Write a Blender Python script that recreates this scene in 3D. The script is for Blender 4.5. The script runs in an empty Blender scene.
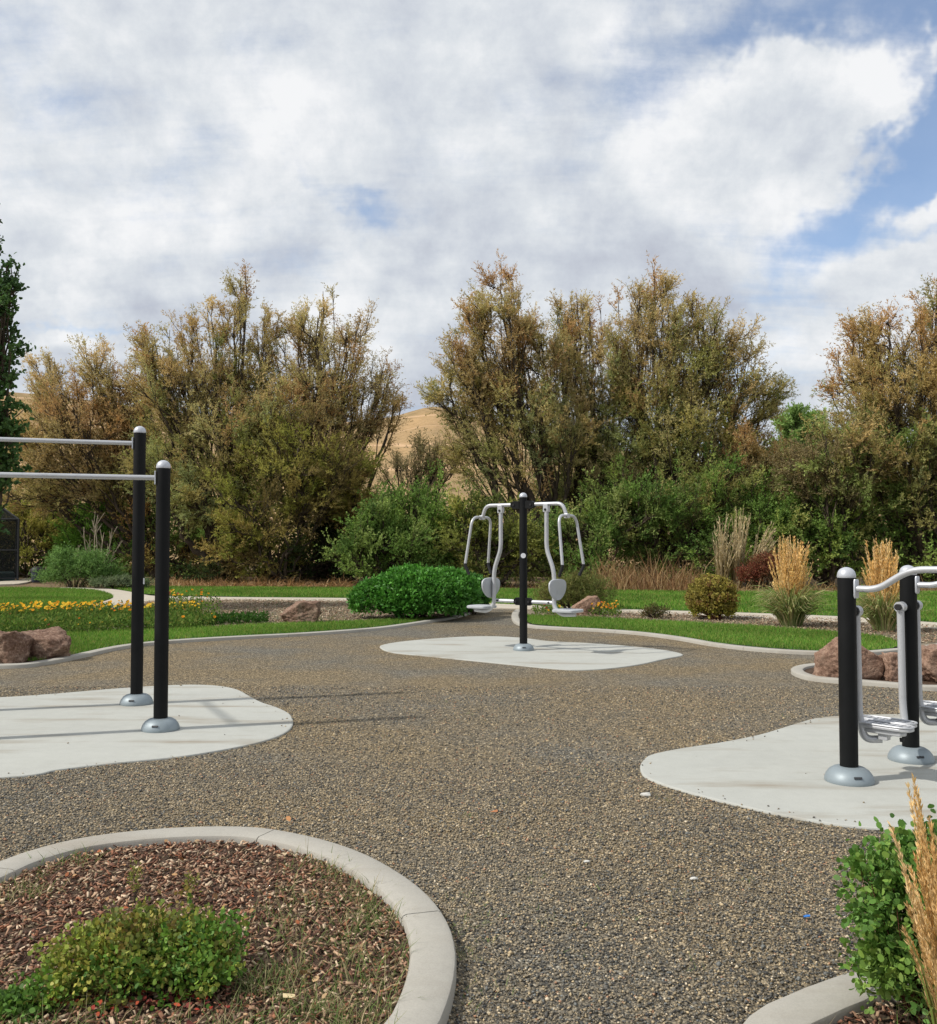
import bpy, bmesh, math, random
import numpy as np
from mathutils import Vector, noise as mn
random.seed(7)
RG = np.random.default_rng(11)
PI = math.pi
W, H = 937, 1024
FP = 938.0                      # focal length in pixels
PITCH = math.atan(33.0/FP)
CAMZ = 1.5
cp, sp_ = math.cos(PITCH), math.sin(PITCH)
UP = np.array([0, 0, 1.0])

def ray(px, py):
    u = (px-W/2)/FP; v = (H/2-py)/FP
    return np.array([u, cp-v*sp_, sp_+v*cp])
def G(px, py, z=0.0):           # the ground point seen there
    d = ray(px, py); t = (z-CAMZ)/d[2]
    return np.array([d[0]*t, d[1]*t, z])
def at(px, py, Y):              # the point at depth Y
    d = ray(px, py); t = Y/d[1]
    return np.array([d[0]*t, Y, CAMZ+d[2]*t])
def azel(px, py):
    d = ray(px, py); d = d/np.linalg.norm(d)
    return math.atan2(d[0], d[1]), math.asin(d[2])

sc = bpy.context.scene
COL = sc.collection

# ------------------------------------------------------------------ tags
def tag(o, label=None, cat=None, group=None, kind=None):
    if label: o['label'] = label
    if cat: o['category'] = cat
    if group: o['group'] = group
    if kind: o['kind'] = kind
    return o
def empty(name, loc, label, cat, group=None):
    o = bpy.data.objects.new(name, None); COL.objects.link(o)
    o.location = loc; o.empty_display_size = .2
    return tag(o, label, cat, group)

# ------------------------------------------------------------------ mesh building
class MB:
    """collects verts / faces (python lists) for one mesh object"""
    def __init__(s): s.v = []; s.f = []
    def add(s, v, f):
        n = len(s.v); s.v += [tuple(map(float, p)) for p in v]
        s.f += [tuple(n+i for i in q) for q in f]; return s
    def tube(s, pts, r, sides=16, cap=True):
        pts = [np.array(p, float) for p in pts]; K = len(pts)
        rr = r if hasattr(r, '__len__') else [r]*K
        T = []
        for i in range(K):
            a = pts[max(i-1, 0)]; b = pts[min(i+1, K-1)]
            t = b-a; T.append(t/np.linalg.norm(t))
        ref = np.array([0, 0, 1.]) if abs(T[0][2]) < .9 else np.array([1., 0, 0])
        n = np.cross(T[0], ref); n /= np.linalg.norm(n)
        V = []; Fc = []
        for i in range(K):
            n = n-T[i]*np.dot(n, T[i]); n /= np.linalg.norm(n)
            b = np.cross(T[i], n)
            for k in range(sides):
                a = 2*PI*k/sides
                V.append(pts[i]+rr[i]*(math.cos(a)*n+math.sin(a)*b))
        for i in range(K-1):
            for k in range(sides):
                k2 = (k+1) % sides
                Fc.append((i*sides+k, i*sides+k2, (i+1)*sides+k2, (i+1)*sides+k))
        if cap:
            Fc.append(tuple(range(sides-1, -1, -1)))
            Fc.append(tuple((K-1)*sides+k for k in range(sides)))
        return s.add(V, Fc)
    def lathe(s, prof, c=(0, 0, 0), sides=32):
        V = []; Fc = []
        for r, z in prof:
            for k in range(sides):
                a = 2*PI*k/sides
                V.append((c[0]+r*math.cos(a), c[1]+r*math.sin(a), c[2]+z))
        for i in range(len(prof)-1):
            for k in range(sides):
                k2 = (k+1) % sides
                Fc.append((i*sides+k, i*sides+k2, (i+1)*sides+k2, (i+1)*sides+k))
        Fc.append(tuple(range(sides-1, -1, -1)))
        Fc.append(tuple((len(prof)-1)*sides+k for k in range(sides)))
        return s.add(V, Fc)
    def box(s, c, ax, ay, az):   # centre and three half axes
        c = np.array(c, float); ax, ay, az = map(lambda q: np.array(q, float), (ax, ay, az))
        V = [c+i*ax+j*ay+k*az for i in (-1, 1) for j in (-1, 1) for k in (-1, 1)]
        return s.add(V, [(0, 1, 3, 2), (4, 6, 7, 5), (0, 4, 5, 1), (2, 3, 7, 6), (0, 2, 6, 4), (1, 5, 7, 3)])
    def slab(s, outline, c, eu, ev, en, th):   # an outline (u,v) in plane eu/ev extruded along en, rounded rim
        n = len(outline); V = []; Fc = []
        cen = np.mean(np.array(outline), axis=0)
        lev = [(-.5, .94), (-.32, .99), (-.0, 1.0), (.32, .99), (.5, .94)]
        for h, k in lev:
            for (u, v) in outline:
                q = cen+(np.array((u, v))-cen)*k
                V.append(np.array(c)+q[0]*eu+q[1]*ev+h*th*en)
        for i in range(len(lev)-1):
            for k in range(n):
                k2 = (k+1) % n
                Fc.append((i*n+k, i*n+k2, (i+1)*n+k2, (i+1)*n+k))
        Fc.append(tuple(range(n-1, -1, -1))); Fc.append(tuple((len(lev)-1)*n+k for k in range(n)))
        return s.add(V, Fc)
    def build(s, name, mat, parent=None, smooth=True, bevel=0, origin=None):
        me = bpy.data.meshes.new(name)
        o = bpy.data.objects.new(name, me); COL.objects.link(o)
        off = np.array(origin if origin is not None else (0, 0, 0), float)
        me.from_pydata([tuple(np.array(p)-off) for p in s.v], [], s.f)
        bm = bmesh.new(); bm.from_mesh(me); bmesh.ops.recalc_face_normals(bm, faces=bm.faces)
        bm.to_mesh(me); bm.free()
        if smooth:
            me.polygons.foreach_set('use_smooth', [True]*len(me.polygons))
            me.set_sharp_from_angle(angle=math.radians(38))
        me.materials.append(mat)
        o.location = off
        if parent:
            o.parent = parent; o.location = off-np.array(parent.location) if origin is not None else -np.array(parent.location)
        if bevel:
            b = o.modifiers.new('bevel', 'BEVEL'); b.width = bevel; b.segments = 2; b.limit_method = 'ANGLE'
        return o

def npmesh(name, V, k, mat, parent=None, F=None, col=None, origin=(0, 0, 0), smooth=False):
    """mesh from numpy verts; either every k verts make one face, or F (m,k) indices"""
    V = np.asarray(V, np.float32).reshape(-1, 3)
    og = np.array(origin, float)
    V = V-og.astype(np.float32)
    if F is None: F = np.arange(len(V), dtype=np.int32).reshape(-1, k)
    m = len(F); k = F.shape[1]
    me = bpy.data.meshes.new(name)
    me.vertices.add(len(V)); me.vertices.foreach_set('co', V.ravel())
    me.loops.add(m*k); me.loops.foreach_set('vertex_index', F.astype(np.int32).ravel())
    me.polygons.add(m); me.polygons.foreach_set('loop_start', np.arange(0, m*k, k, dtype=np.int32))
    if smooth: me.polygons.foreach_set('use_smooth', np.ones(m, bool))
    me.update(calc_edges=True)
    if col is not None:
        a = me.color_attributes.new('Col', 'FLOAT_COLOR', 'POINT')
        c = np.ones((len(V), 4), np.float32); c[:, :3] = col
        a.data.foreach_set('color', c.ravel())
    me.materials.append(mat)
    o = bpy.data.objects.new(name, me); COL.objects.link(o)
    o.location = og
    if parent: o.parent = parent; o.location = og-np.array(parent.location)
    return o

def nrm(v): return v/np.maximum(np.linalg.norm(v, axis=-1, keepdims=True), 1e-9)
def rdir(n):
    return nrm(RG.normal(size=(n, 3)))

def leafV(P, D, L, Wd, k=4, fold=.15):
    """leaf cards; returns (n,k,3)"""
    n = len(P); L = np.broadcast_to(L, (n,))[:, None]; Wd = np.broadcast_to(Wd, (n,))[:, None]
    S = nrm(np.cross(D, rdir(n))); N = np.cross(D, S)
    if k == 4:
        return np.stack([P, P+D*L*.5+S*Wd*.5, P+D*L, P+D*L*.5-S*Wd*.5], 1)
    if k == 3:
        return np.stack([P-S*Wd*.5, P+S*Wd*.5, P+D*L], 1)
    if k == 8:
        a = [(0, 0), (.16, .34), (.45, .5), (.76, .40), (1, .04), (.76, -.40), (.45, -.5), (.16, -.34)]
        cu = RG.uniform(-.12, .22, (n, 1))*L
        return np.stack([P+D*L*u+S*Wd*v+N*(Wd*fold*abs(v)*2+cu*u*u) for u, v in a], 1)
    if k == 6:
        return np.stack([P, P+D*L*.3+S*Wd*.5+N*Wd*fold, P+D*L*.72+S*Wd*.4+N*Wd*fold, P+D*L,
                         P+D*L*.72-S*Wd*.4+N*Wd*fold, P+D*L*.3-S*Wd*.5+N*Wd*fold], 1)

def tubes(P, R, sides=5):
    """many polylines (m,K,3), radii (m,K) -> V, F"""
    m, K, _ = P.shape
    T = np.empty_like(P); T[:, 1:-1] = P[:, 2:]-P[:, :-2]; T[:, 0] = P[:, 1]-P[:, 0]; T[:, -1] = P[:, -1]-P[:, -2]
    T = nrm(T)
    ref = np.where(np.abs(T[..., 2:3]) < .95, np.array([0, 0, 1.]), np.array([1., 0, 0]))
    ref = np.broadcast_to(ref[:, :1], T.shape)
    A = nrm(np.cross(T, ref+.01)); B = np.cross(T, A)
    an = np.arange(sides)*2*PI/sides
    V = P[:, :, None]+R[:, :, None, None]*(np.cos(an)[None, None, :, None]*A[:, :, None]+np.sin(an)[None, None, :, None]*B[:, :, None])
    idx = np.arange(m*K*sides).reshape(m, K, sides)
    a = idx[:, :-1]; b = idx[:, 1:]
    F = np.stack([a, np.roll(a, -1, 2), np.roll(b, -1, 2), b], -1).reshape(-1, 4)
    return V.reshape(-1, 3), F
class TB:
    def __init__(s): s.V = []; s.F = []; s.n = 0
    def add(s, P, R, sides=5):
        V, F = tubes(P, R, sides); s.V.append(V); s.F.append(F+s.n); s.n += len(V)
    def build(s, name, mat, parent=None, origin=(0, 0, 0)):
        return npmesh(name, np.concatenate(s.V), 4, mat, parent, F=np.concatenate(s.F), origin=origin, smooth=True)
def bez(p0, p1, p2, p3, K):
    t = np.linspace(0, 1, K)[None, :, None]
    p0, p1, p2, p3 = [q[:, None] for q in (p0, p1, p2, p3)]
    return p0*(1-t)**3+3*p1*t*(1-t)**2+3*p2*t*t*(1-t)+p3*t**3
def along(P, t):    # points & directions at params t (m,q) of polylines (m,K,3)
    m, K, _ = P.shape
    x = t*(K-1); i = np.clip(x.astype(int), 0, K-2); f = (x-i)[..., None]
    mi = np.arange(m)[:, None]
    a = P[mi, i]; b = P[mi, i+1]
    return a*(1-f)+b*f, nrm(b-a)

# ------------------------------------------------------------------ materials
def mat(name):
    m = bpy.data.materials.new(name); m.use_nodes = True
    nt = m.node_tree; nt.nodes.clear()
    out = nt.nodes.new('ShaderNodeOutputMaterial')
    return m, nt, out
def N(nt, t, **kw):
    n = nt.nodes.new(t)
    for k, v in kw.items():
        if k in n.inputs and not hasattr(n, k): n.inputs[k].default_value = v
        else: setattr(n, k, v)
    return n
def setin(n, **kw):
    for k, v in kw.items(): n.inputs[k.replace('_', ' ')].default_value = v
    return n
def ramp(nt, fac, stops, interp='LINEAR'):
    r = nt.nodes.new('ShaderNodeValToRGB'); r.color_ramp.interpolation = interp
    while len(r.color_ramp.elements) < len(stops): r.color_ramp.elements.new(.5)
    for e, (p, c) in zip(r.color_ramp.elements, stops):
        e.position = p; e.color = (*c, 1) if len(c) == 3 else c
    nt.links.new(fac, r.inputs[0]); return r.outputs[0]
def noise(nt, vec, scale, detail=4, rough=.55, dist=0):
    n = nt.nodes.new('ShaderNodeTexNoise')
    n.inputs['Scale'].default_value = scale; n.inputs['Detail'].default_value = detail
    n.inputs['Roughness'].default_value = rough; n.inputs['Distortion'].default_value = dist
    if vec is not None: nt.links.new(vec, n.inputs['Vector'])
    return n.outputs[0]
def mixc(nt, f, a, b, mode='MIX'):
    n = nt.nodes.new('ShaderNodeMix'); n.data_type = 'RGBA'; n.blend_type = mode
    for s, v in ((0, f), (6, a), (7, b)):
        if hasattr(v, 'is_linked') or isinstance(v, bpy.types.NodeSocket): nt.links.new(v, n.inputs[s])
        elif isinstance(v, (int, float)): n.inputs[s].default_value = v
        else: n.inputs[s].default_value = (*v, 1)
    return n.outputs[2]
def math_(nt, op, a, b=None, c=None, clamp=False):
    n = nt.nodes.new('ShaderNodeMath'); n.operation = op; n.use_clamp = clamp
    for i, v in enumerate((a, b, c)):
        if v is None: continue
        if isinstance(v, bpy.types.NodeSocket): nt.links.new(v, n.inputs[i])
        else: n.inputs[i].default_value = v
    return n.outputs[0]
def bump(nt, h, strength, dist=.01):
    b = nt.nodes.new('ShaderNodeBump'); b.inputs['Strength'].default_value = strength
    b.inputs['Distance'].default_value = dist; nt.links.new(h, b.inputs['Height']); return b.outputs[0]
def objco(nt): return nt.nodes.new('ShaderNodeTexCoord').outputs['Object']
def geopos(nt): return nt.nodes.new('ShaderNodeNewGeometry').outputs['Position']
def princ(nt, out, col, rough=.6, metal=0., spec=.5, normal=None):
    p = nt.nodes.new('ShaderNodeBsdfPrincipled')
    if isinstance(col, bpy.types.NodeSocket): nt.links.new(col, p.inputs['Base Color'])
    else: p.inputs['Base Color'].default_value = (*col, 1)
    if isinstance(rough, bpy.types.NodeSocket): nt.links.new(rough, p.inputs['Roughness'])
    else: p.inputs['Roughness'].default_value = rough
    p.inputs['Metallic'].default_value = metal
    p.inputs['Specular IOR Level'].default_value = spec
    if normal is not None: nt.links.new(normal, p.inputs['Normal'])
    if out is not None: nt.links.new(p.outputs[0], out.inputs[0])
    return p

def m_foliage(name, rough=.55, trans=.3, spec=.35):
    m, nt, out = mat(name)
    a = nt.nodes.new('ShaderNodeAttribute'); a.attribute_name = 'Col'
    p = princ(nt, None, a.outputs['Color'], rough, 0, spec)
    t = nt.nodes.new('ShaderNodeBsdfTranslucent')
    c2 = mixc(nt, .5, a.outputs['Color'], (1.0, 1.0, .55), 'MULTIPLY')
    nt.links.new(c2, t.inputs[0])
    mx = nt.nodes.new('ShaderNodeMixShader'); mx.inputs[0].default_value = trans
    nt.links.new(p.outputs[0], mx.inputs[1]); nt.links.new(t.outputs[0], mx.inputs[2])
    nt.links.new(mx.outputs[0], out.inputs[0]); return m
M_FOL = m_foliage('leaf_matte', .75, .42, .08)
M_GLOSSY = m_foliage('leaf_glossy', .5, .3, .28)
M_GRASSB = m_foliage('grass_blade', .7, .4, .08)
def m_attr(name, rough, spec=.3):
    m, nt, out = mat(name)
    a = nt.nodes.new('ShaderNodeAttribute'); a.attribute_name = 'Col'
    princ(nt, out, a.outputs['Color'], rough, 0, spec); return m
M_CHIP = m_attr('chip', .8)
M_STONE = m_attr('small_stone', .7, .4)

def m_bark(name, c1, c2, sc_=6):
    m, nt, out = mat(name); co = geopos(nt)
    n = noise(nt, co, sc_, 6, .7)
    c = ramp(nt, n, [(.3, c1), (.7, c2)])
    princ(nt, out, c, .85, 0, .2, bump(nt, noise(nt, co, sc_*6, 4), .6, .03)); return m
M_BARK = m_bark('bark', (.035, .025, .018), (.11, .085, .06))
M_PALE = m_bark('pale_bark', (.30, .24, .17), (.45, .38, .28))
M_STEM = m_bark('reddish_stem', (.10, .04, .025), (.20, .09, .05), 20)

def m_black():
    m, nt, out = mat('black_powder_coat'); co = objco(nt)
    n = noise(nt, co, 420, 2)
    n2 = noise(nt, co, 3.5, 5, .6)
    c = ramp(nt, n2, [(.35, (.005, .0055, .006)), (.7, (.009, .0095, .010))])
    r = math_(nt, 'MULTIPLY_ADD', n2, .25, .42)
    princ(nt, out, c, r, 0, .18, bump(nt, n, .25, .001)); return m
M_BLACK = m_black()
def m_silver(name, base, rough, metal, dirt=.5):
    m, nt, out = mat(name); co = objco(nt)
    n = noise(nt, co, 7, 6, .65); n2 = noise(nt, co, 500, 2)
    d = tuple(b*dirt for b in base)
    c = ramp(nt, n, [(.3, d), (.45, base), (1, base)])
    c = mixc(nt, .7, c, base)
    r = math_(nt, 'MULTIPLY_ADD', n, .3, rough-.12)
    princ(nt, out, c, r, metal, .5, bump(nt, n2, .15, .0006)); return m
M_SILVER = m_silver('silver_paint', (.50, .51, .53), .36, .35)
M_CAP = m_silver('cap_silver', (.52, .54, .58), .34, .3)
M_DOME = m_silver('dome_grey_blue', (.25, .295, .32), .46, .2, .6)
M_SEAT = m_silver('seat_plastic', (.42, .44, .46), .5, 0.1)
def m_plain(name, c, rough=.6, metal=0, spec=.4):
    m, nt, out = mat(name); co = objco(nt); n = noise(nt, co, 25, 4)
    cc = mixc(nt, n, tuple(x*.8 for x in c), tuple(min(1, x*1.15) for x in c))
    princ(nt, out, cc, rough, metal, spec); return m
M_RUBBER = m_plain('black_rubber', (.012, .012, .013), .6)
M_DARKPLATE = m_plain('dark_plate', (.03, .032, .035), .5)
M_STICKER = m_plain('white_sticker', (.75, .76, .80), .4)
M_NAVY = m_plain('navy_plastic', (.03, .04, .06), .5)

def m_concrete(name, base, stain=.0, sc_=1.0):
    m, nt, out = mat(name); co = geopos(nt)
    big = noise(nt, co, .9*sc_, 5, .6, .6)
    mid = noise(nt, co, 9*sc_, 6, .65)
    fine = noise(nt, co, 160, 3, .7)
    lo = tuple(x*.86 for x in base); hi = tuple(x*1.08 for x in base)
    c = ramp(nt, big, [(.3, lo), (.7, hi)])
    c = mixc(nt, .35, c, ramp(nt, mid, [(.3, tuple(x*.8 for x in base)), (.65, hi)]))
    c = mixc(nt, .35, c, ramp(nt, fine, [(.3, tuple(x*.72 for x in base)), (.6, hi)]))
    if stain:
        mp = nt.nodes.new('ShaderNodeMapping'); mp.inputs['Scale'].default_value = (.45, 2.3, 1); mp.inputs['Rotation'].default_value = (0, 0, .35)
        nt.links.new(co, mp.inputs[0])
        s = noise(nt, mp.outputs[0], 1.5, 5, .6)
        f = ramp(nt, s, [(.52, (0, 0, 0)), (.70, (stain,)*3)])
        c = mixc(nt, f, c, (base[0]*.66, base[1]*.58, base[2]*.50))
        # hairline stains / specks
        v = nt.nodes.new('ShaderNodeTexVoronoi'); v.inputs['Scale'].default_value = 5; nt.links.new(co, v.inputs['Vector'])
        f2 = ramp(nt, v.outputs['Distance'], [(.0, (.8,)*3), (.035, (.0,)*3)])
        c = mixc(nt, f2, c, (.12, .10, .08))
    princ(nt, out, c, .82, 0, .25, bump(nt, math_(nt, 'MULTIPLY_ADD', fine, .5, mid), .3, .004)); return m
M_PAD = m_concrete('pad_concrete', (.43, .435, .40), .9)
M_KERB = m_concrete('kerb_concrete', (.39, .37, .325), .4, 2)
M_PATH = m_concrete('path_concrete', (.50, .45, .37), .2)

def m_gravel():
    m, nt, out = mat('gravel'); co = geopos(nt)
    def layer(scale):
        v = nt.nodes.new('ShaderNodeTexVoronoi'); v.inputs['Scale'].default_value = scale
        v.inputs['Randomness'].default_value = 1
        nt.links.new(co, v.inputs['Vector'])
        s = nt.nodes.new('ShaderNodeSeparateColor'); nt.links.new(v.outputs['Color'], s.inputs[0])
        return v.outputs['Distance'], s.outputs[0], s.outputs[1]
    d1, r1, g1 = layer(75)
    d2, r2, g2 = layer(38)
    pal = ramp(nt, r1, [(0, (.05, .05, .05)), (.2, (.10, .095, .085)), (.42, (.18, .16, .122)),
                        (.64, (.27, .235, .175)), (.86, (.38, .325, .24)), (.97, (.62, .56, .45))])
    pal2 = ramp(nt, r2, [(0, (.07, .07, .07)), (.5, (.20, .175, .135)), (1, (.34, .29, .22))])
    c = mixc(nt, .3, pal, pal2)
    patch = noise(nt, co, .42, 4, .6)
    f = ramp(nt, patch, [(.42, (0, 0, 0)), (.62, (1, 1, 1))])
    grey = mixc(nt, 1.0, c, (.92, .95, .98), 'MULTIPLY')
    tan = mixc(nt, 1.0, c, (1.18, 1.04, .80), 'MULTIPLY')
    c = mixc(nt, f, tan, grey)
    crev = ramp(nt, d1, [(.25, (1, 1, 1)), (.75, (.35, .33, .3))])
    c = mixc(nt, .5, c, crev, 'MULTIPLY')
    h = math_(nt, 'ADD', math_(nt, 'MULTIPLY', d1, -1.0), math_(nt, 'MULTIPLY', d2, -1.0))
    h = math_(nt, 'ADD', h, math_(nt, 'MULTIPLY', r1, .5))
    princ(nt, out, c, .8, 0, .25, bump(nt, h, 1.0, .012)); return m
M_GRAVEL = m_gravel()

def m_soil(name, cs, scale=4):
    m, nt, out = mat(name); co = geopos(nt)
    a = noise(nt, co, scale, 8, .7); b = noise(nt, co, scale*18, 4, .7)
    c = ramp(nt, a, [(.3, cs[0]), (.5, cs[1]), (.7, cs[2])])
    c = mixc(nt, .5, c, ramp(nt, b, [(.3, tuple(x*.5 for x in cs[0])), (.65, tuple(x*1.3 for x in cs[2]))]))
    princ(nt, out, c, .9, 0, .15, bump(nt, b, .8, .03)); return m
M_WILD = m_soil('wild_ground', [(.09, .065, .04), (.17, .12, .07), (.24, .17, .10)], .8)
M_MULCH = m_soil('mulch', [(.045, .027, .019), (.095, .06, .042), (.17, .115, .08)], 9)
M_BED = m_soil('bed_mulch', [(.15, .125, .09), (.25, .21, .15), (.34, .28, .21)], 5)
M_LAWN = m_soil('lawn_soil', [(.035, .075, .02), (.05, .11, .027), (.07, .14, .035)], 1.1)

def m_hill():
    m, nt, out = mat('dry_hill'); co = geopos(nt)
    a = noise(nt, co, .018, 8, .62, .5); b = noise(nt, co, .35, 6, .75)
    c = ramp(nt, a, [(.30, (.17, .135, .065)), (.45, (.30, .20, .10)), (.58, (.42, .26, .125)), (.7, (.47, .30, .15))])
    c = mixc(nt, .45, c, ramp(nt, b, [(.35, (.14, .11, .05)), (.6, (.46, .32, .17))]))
    # contour tracks cut along the slope
    z = nt.nodes.new('ShaderNodeSeparateXYZ'); nt.links.new(co, z.inputs[0])
    zz = math_(nt, 'ADD', z.outputs[2], math_(nt, 'MULTIPLY', noise(nt, co, .012, 3), 16))
    w = math_(nt, 'FRACT', math_(nt, 'MULTIPLY', zz, .11))
    f = ramp(nt, w, [(.0, (0,)*3), (.42, (0,)*3), (.48, (.75,)*3), (.56, (0,)*3)])
    c = mixc(nt, f, c, (.60, .40, .24))
    princ(nt, out, c, .9, 0, .1, bump(nt, b, .6, .6)); return m
M_HILL = m_hill()

def m_rock(name, c1, c2, c3):
    m, nt, out = mat(name); co = objco(nt)
    a = noise(nt, co, 5, 8, .65, .4); b = noise(nt, co, 28, 6, .75); d = noise(nt, co, 90, 3)
    c = ramp(nt, a, [(.34, c1), (.5, c2), (.66, c3)])
    c = mixc(nt, .55, c, ramp(nt, b, [(.32, tuple(x*.35 for x in c1)), (.5, c2), (.7, tuple(min(1, x*1.35) for x in c3))]))
    h = math_(nt, 'MULTIPLY_ADD', d, .3, b)
    princ(nt, out, c, .82, 0, .25, bump(nt, h, .9, .03)); return m
M_ROCK_RED = m_rock('red_rock', (.17, .095, .065), (.30, .185, .13), (.44, .31, .23))
M_ROCK_BRN = m_rock('brown_rock', (.12, .065, .045), (.22, .13, .09), (.42, .31, .23))

# ------------------------------------------------------------------ splines and flat areas
def smooth(pts, n=8, closed=False):
    P = [np.array(p[:2], float) for p in pts]; out = []
    m = len(P); rng_ = range(m) if closed else range(m-1)
    for i in rng_:
        if closed: a, b, c, d = P[i-1], P[i], P[(i+1) % m], P[(i+2) % m]
        else: a, b, c, d = P[max(i-1, 0)], P[i], P[i+1], P[min(i+2, m-1)]
        for k in range(n):
            t = k/n
            out.append(.5*((2*b)+(-a+c)*t+(2*a-5*b+4*c-d)*t*t+(-a+3*b-3*c+d)*t**3))
    if not closed: out.append(P[-1])
    return np.array(out)
def gp(pl, z=0.0): return [G(x, y, z)[:2] for x, y in pl]
def flat(name, poly, z, m, kind='structure'):
    me = bpy.data.meshes.new(name)
    me.from_pydata([(p[0], p[1], z) for p in poly], [], [tuple(range(len(poly)))])
    bm = bmesh.new(); bm.from_mesh(me); bmesh.ops.recalc_face_normals(bm, faces=bm.faces)
    for f in bm.faces:
        if f.normal.z < 0: f.normal_flip()
    bm.to_mesh(me); bm.free()
    me.materials.append(m); o = bpy.data.objects.new(name, me); COL.objects.link(o); tag(o, kind=kind); return o
def signed(poly):
    x, y = poly[:, 0], poly[:, 1]; return .5*np.sum(x*np.roll(y, -1)-y*np.roll(x, -1))
def pad(name, poly, top, m):
    if signed(poly) < 0: poly = poly[::-1]
    t = nrm(np.roll(poly, -1, 0)-np.roll(poly, 1, 0)); nn = np.stack([-t[:, 1], t[:, 0]], 1)   # inward
    lev = [(0, -.06), (0, top-.01), (.003, top-.003), (.012, top)]
    V = []; n = len(poly); F = []
    for ins, z in lev:
        q = poly+nn*ins
        V += [(a, b, z) for a, b in q]
    for i in range(len(lev)-1):
        for k in range(n):
            F.append((i*n+k, i*n+(k+1) % n, (i+1)*n+(k+1) % n, (i+1)*n+k))
    F.append(tuple((len(lev)-1)*n+k for k in range(n)))
    o = MB().add(V, F).build(name, m, smooth=False); tag(o, kind='structure'); return o
def kerb(name, line, w, top, m, seg_len=1.1, closed=False):
    """line = centre line; sweep a rounded kerb profile, with narrow joints"""
    L = np.array(line)
    if closed: L = np.vstack([L, L[:1]])
    t = np.gradient(L, axis=0)
    if closed: t[0] = t[-1] = (L[1]-L[-2])
    t = nrm(t); nn = np.stack([-t[:, 1], t[:, 0]], 1)
    prof = [(-w/2, -.05), (-w/2, top-.018), (-w/2+.006, top-.006), (-w/2+.02, top), (w/2-.02, top), (w/2-.006, top-.006), (w/2, top-.018), (w/2, -.05)]
    cum = np.concatenate([[0], np.cumsum(np.linalg.norm(np.diff(L, axis=0), axis=1))])
    mb = MB(); total = cum[-1]; s = 0
    def samp(arr, s): return np.array([np.interp(s, cum, arr[:, 0]), np.interp(s, cum, arr[:, 1])])
    while s < total-.02:
        e = min(s+seg_len, total); k = max(2, int((e-s)/.09)+1)
        ss = np.linspace(s+.003, e-.003, k); V = []; F = []
        for q in ss:
            p = samp(L, q); n_ = samp(nn, q); n_ /= np.linalg.norm(n_)
            for a, z in prof: V.append((p[0]+n_[0]*a, p[1]+n_[1]*a, z))
        np_ = len(prof)
        for i in range(k-1):
            for j in range(np_-1):
                F.append((i*np_+j, i*np_+j+1, (i+1)*np_+j+1, (i+1)*np_+j))
        F.append(tuple(range(np_))); F.append(tuple((k-1)*np_+j for j in range(np_)))
        mb.add(V, F); s = e
    o = mb.build(name, m, smooth=True); tag(o, kind='structure'); return o
def inpoly(P, poly):
    x, y = P[:, 0], P[:, 1]; r = np.zeros(len(P), bool); n = len(poly)
    for i in range(n):
        x1, y1 = poly[i]; x2, y2 = poly[(i+1) % n]
        if y1 == y2: continue
        c = ((y1 > y) != (y2 > y)) & (x < (x2-x1)*(y-y1)/(y2-y1)+x1)
        r ^= c
    return r
def scatter(poly, dens):
    poly = np.array(poly); lo = poly.min(0); hi = poly.max(0)
    n = int((hi-lo).prod()*dens)
    P = lo+RG.random((n, 2))*(hi-lo)
    return P[inpoly(P, poly)]

# ================================================================== SETTING
flat('ground', [(-900, -60), (900, -60), (900, 1200), (-900, 1200)], -.03, M_WILD)
gravel_poly = [(-9, -4), (9, -4), (12, 6), (12, 12), (9, 15)] + gp([(700, 641), (560, 628), (518, 620), (520, 609), (470, 609), (400, 622), (240, 635), (120, 645)]) + [(-9.5, 13), (-12, 6)]
flat('gravel', gravel_poly, 0.0, M_GRAVEL)

padA = smooth(gp([(0, 777), (60, 769), (120, 762), (180, 756), (230, 748), (262, 741), (284, 733), (293, 724), (290, 714), (277, 707), (262, 702), (250, 696), (238, 689.5), (222, 686), (200, 684.5), (170, 685), (120, 688), (60, 693), (0, 697)], .014)
              + [(-5.4, 9.1), (-6.2, 8.4), (-6.4, 7.2), (-5.8, 6.1), (-4.6, 5.75)], 6, True)
padB = smooth(gp([(380, 647), (392, 652), (430, 656), (470, 660), (510, 664), (550, 668), (580, 669.5), (610, 668), (640, 664), (665, 658.5), (683, 654.5), (665, 650), (630, 646), (590, 643), (550, 641), (520, 637.5), (480, 636), (440, 638), (405, 641), (385, 644)], .014), 6, True)
padC = smooth(gp([(640, 767), (643, 760), (652, 754), (680, 748), (720, 742), (760, 734), (790, 725), (815, 718), (840, 715.5), (880, 714), (937, 714)], .014)
              + [(5.0, 8.3), (6.2, 7.9), (6.6, 6.6), (5.6, 5.3), (4.0, 4.9)] + gp([(937, 831), (880, 828), (830, 823), (780, 814), (740, 805), (700, 795), (665, 784.5), (645, 776)], .014), 6, True)
pad('concrete_pad', padA, .014, M_PAD)
pad('concrete_pad', padB, .014, M_PAD)
pad('concrete_pad', padC, .014, M_PAD)

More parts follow.
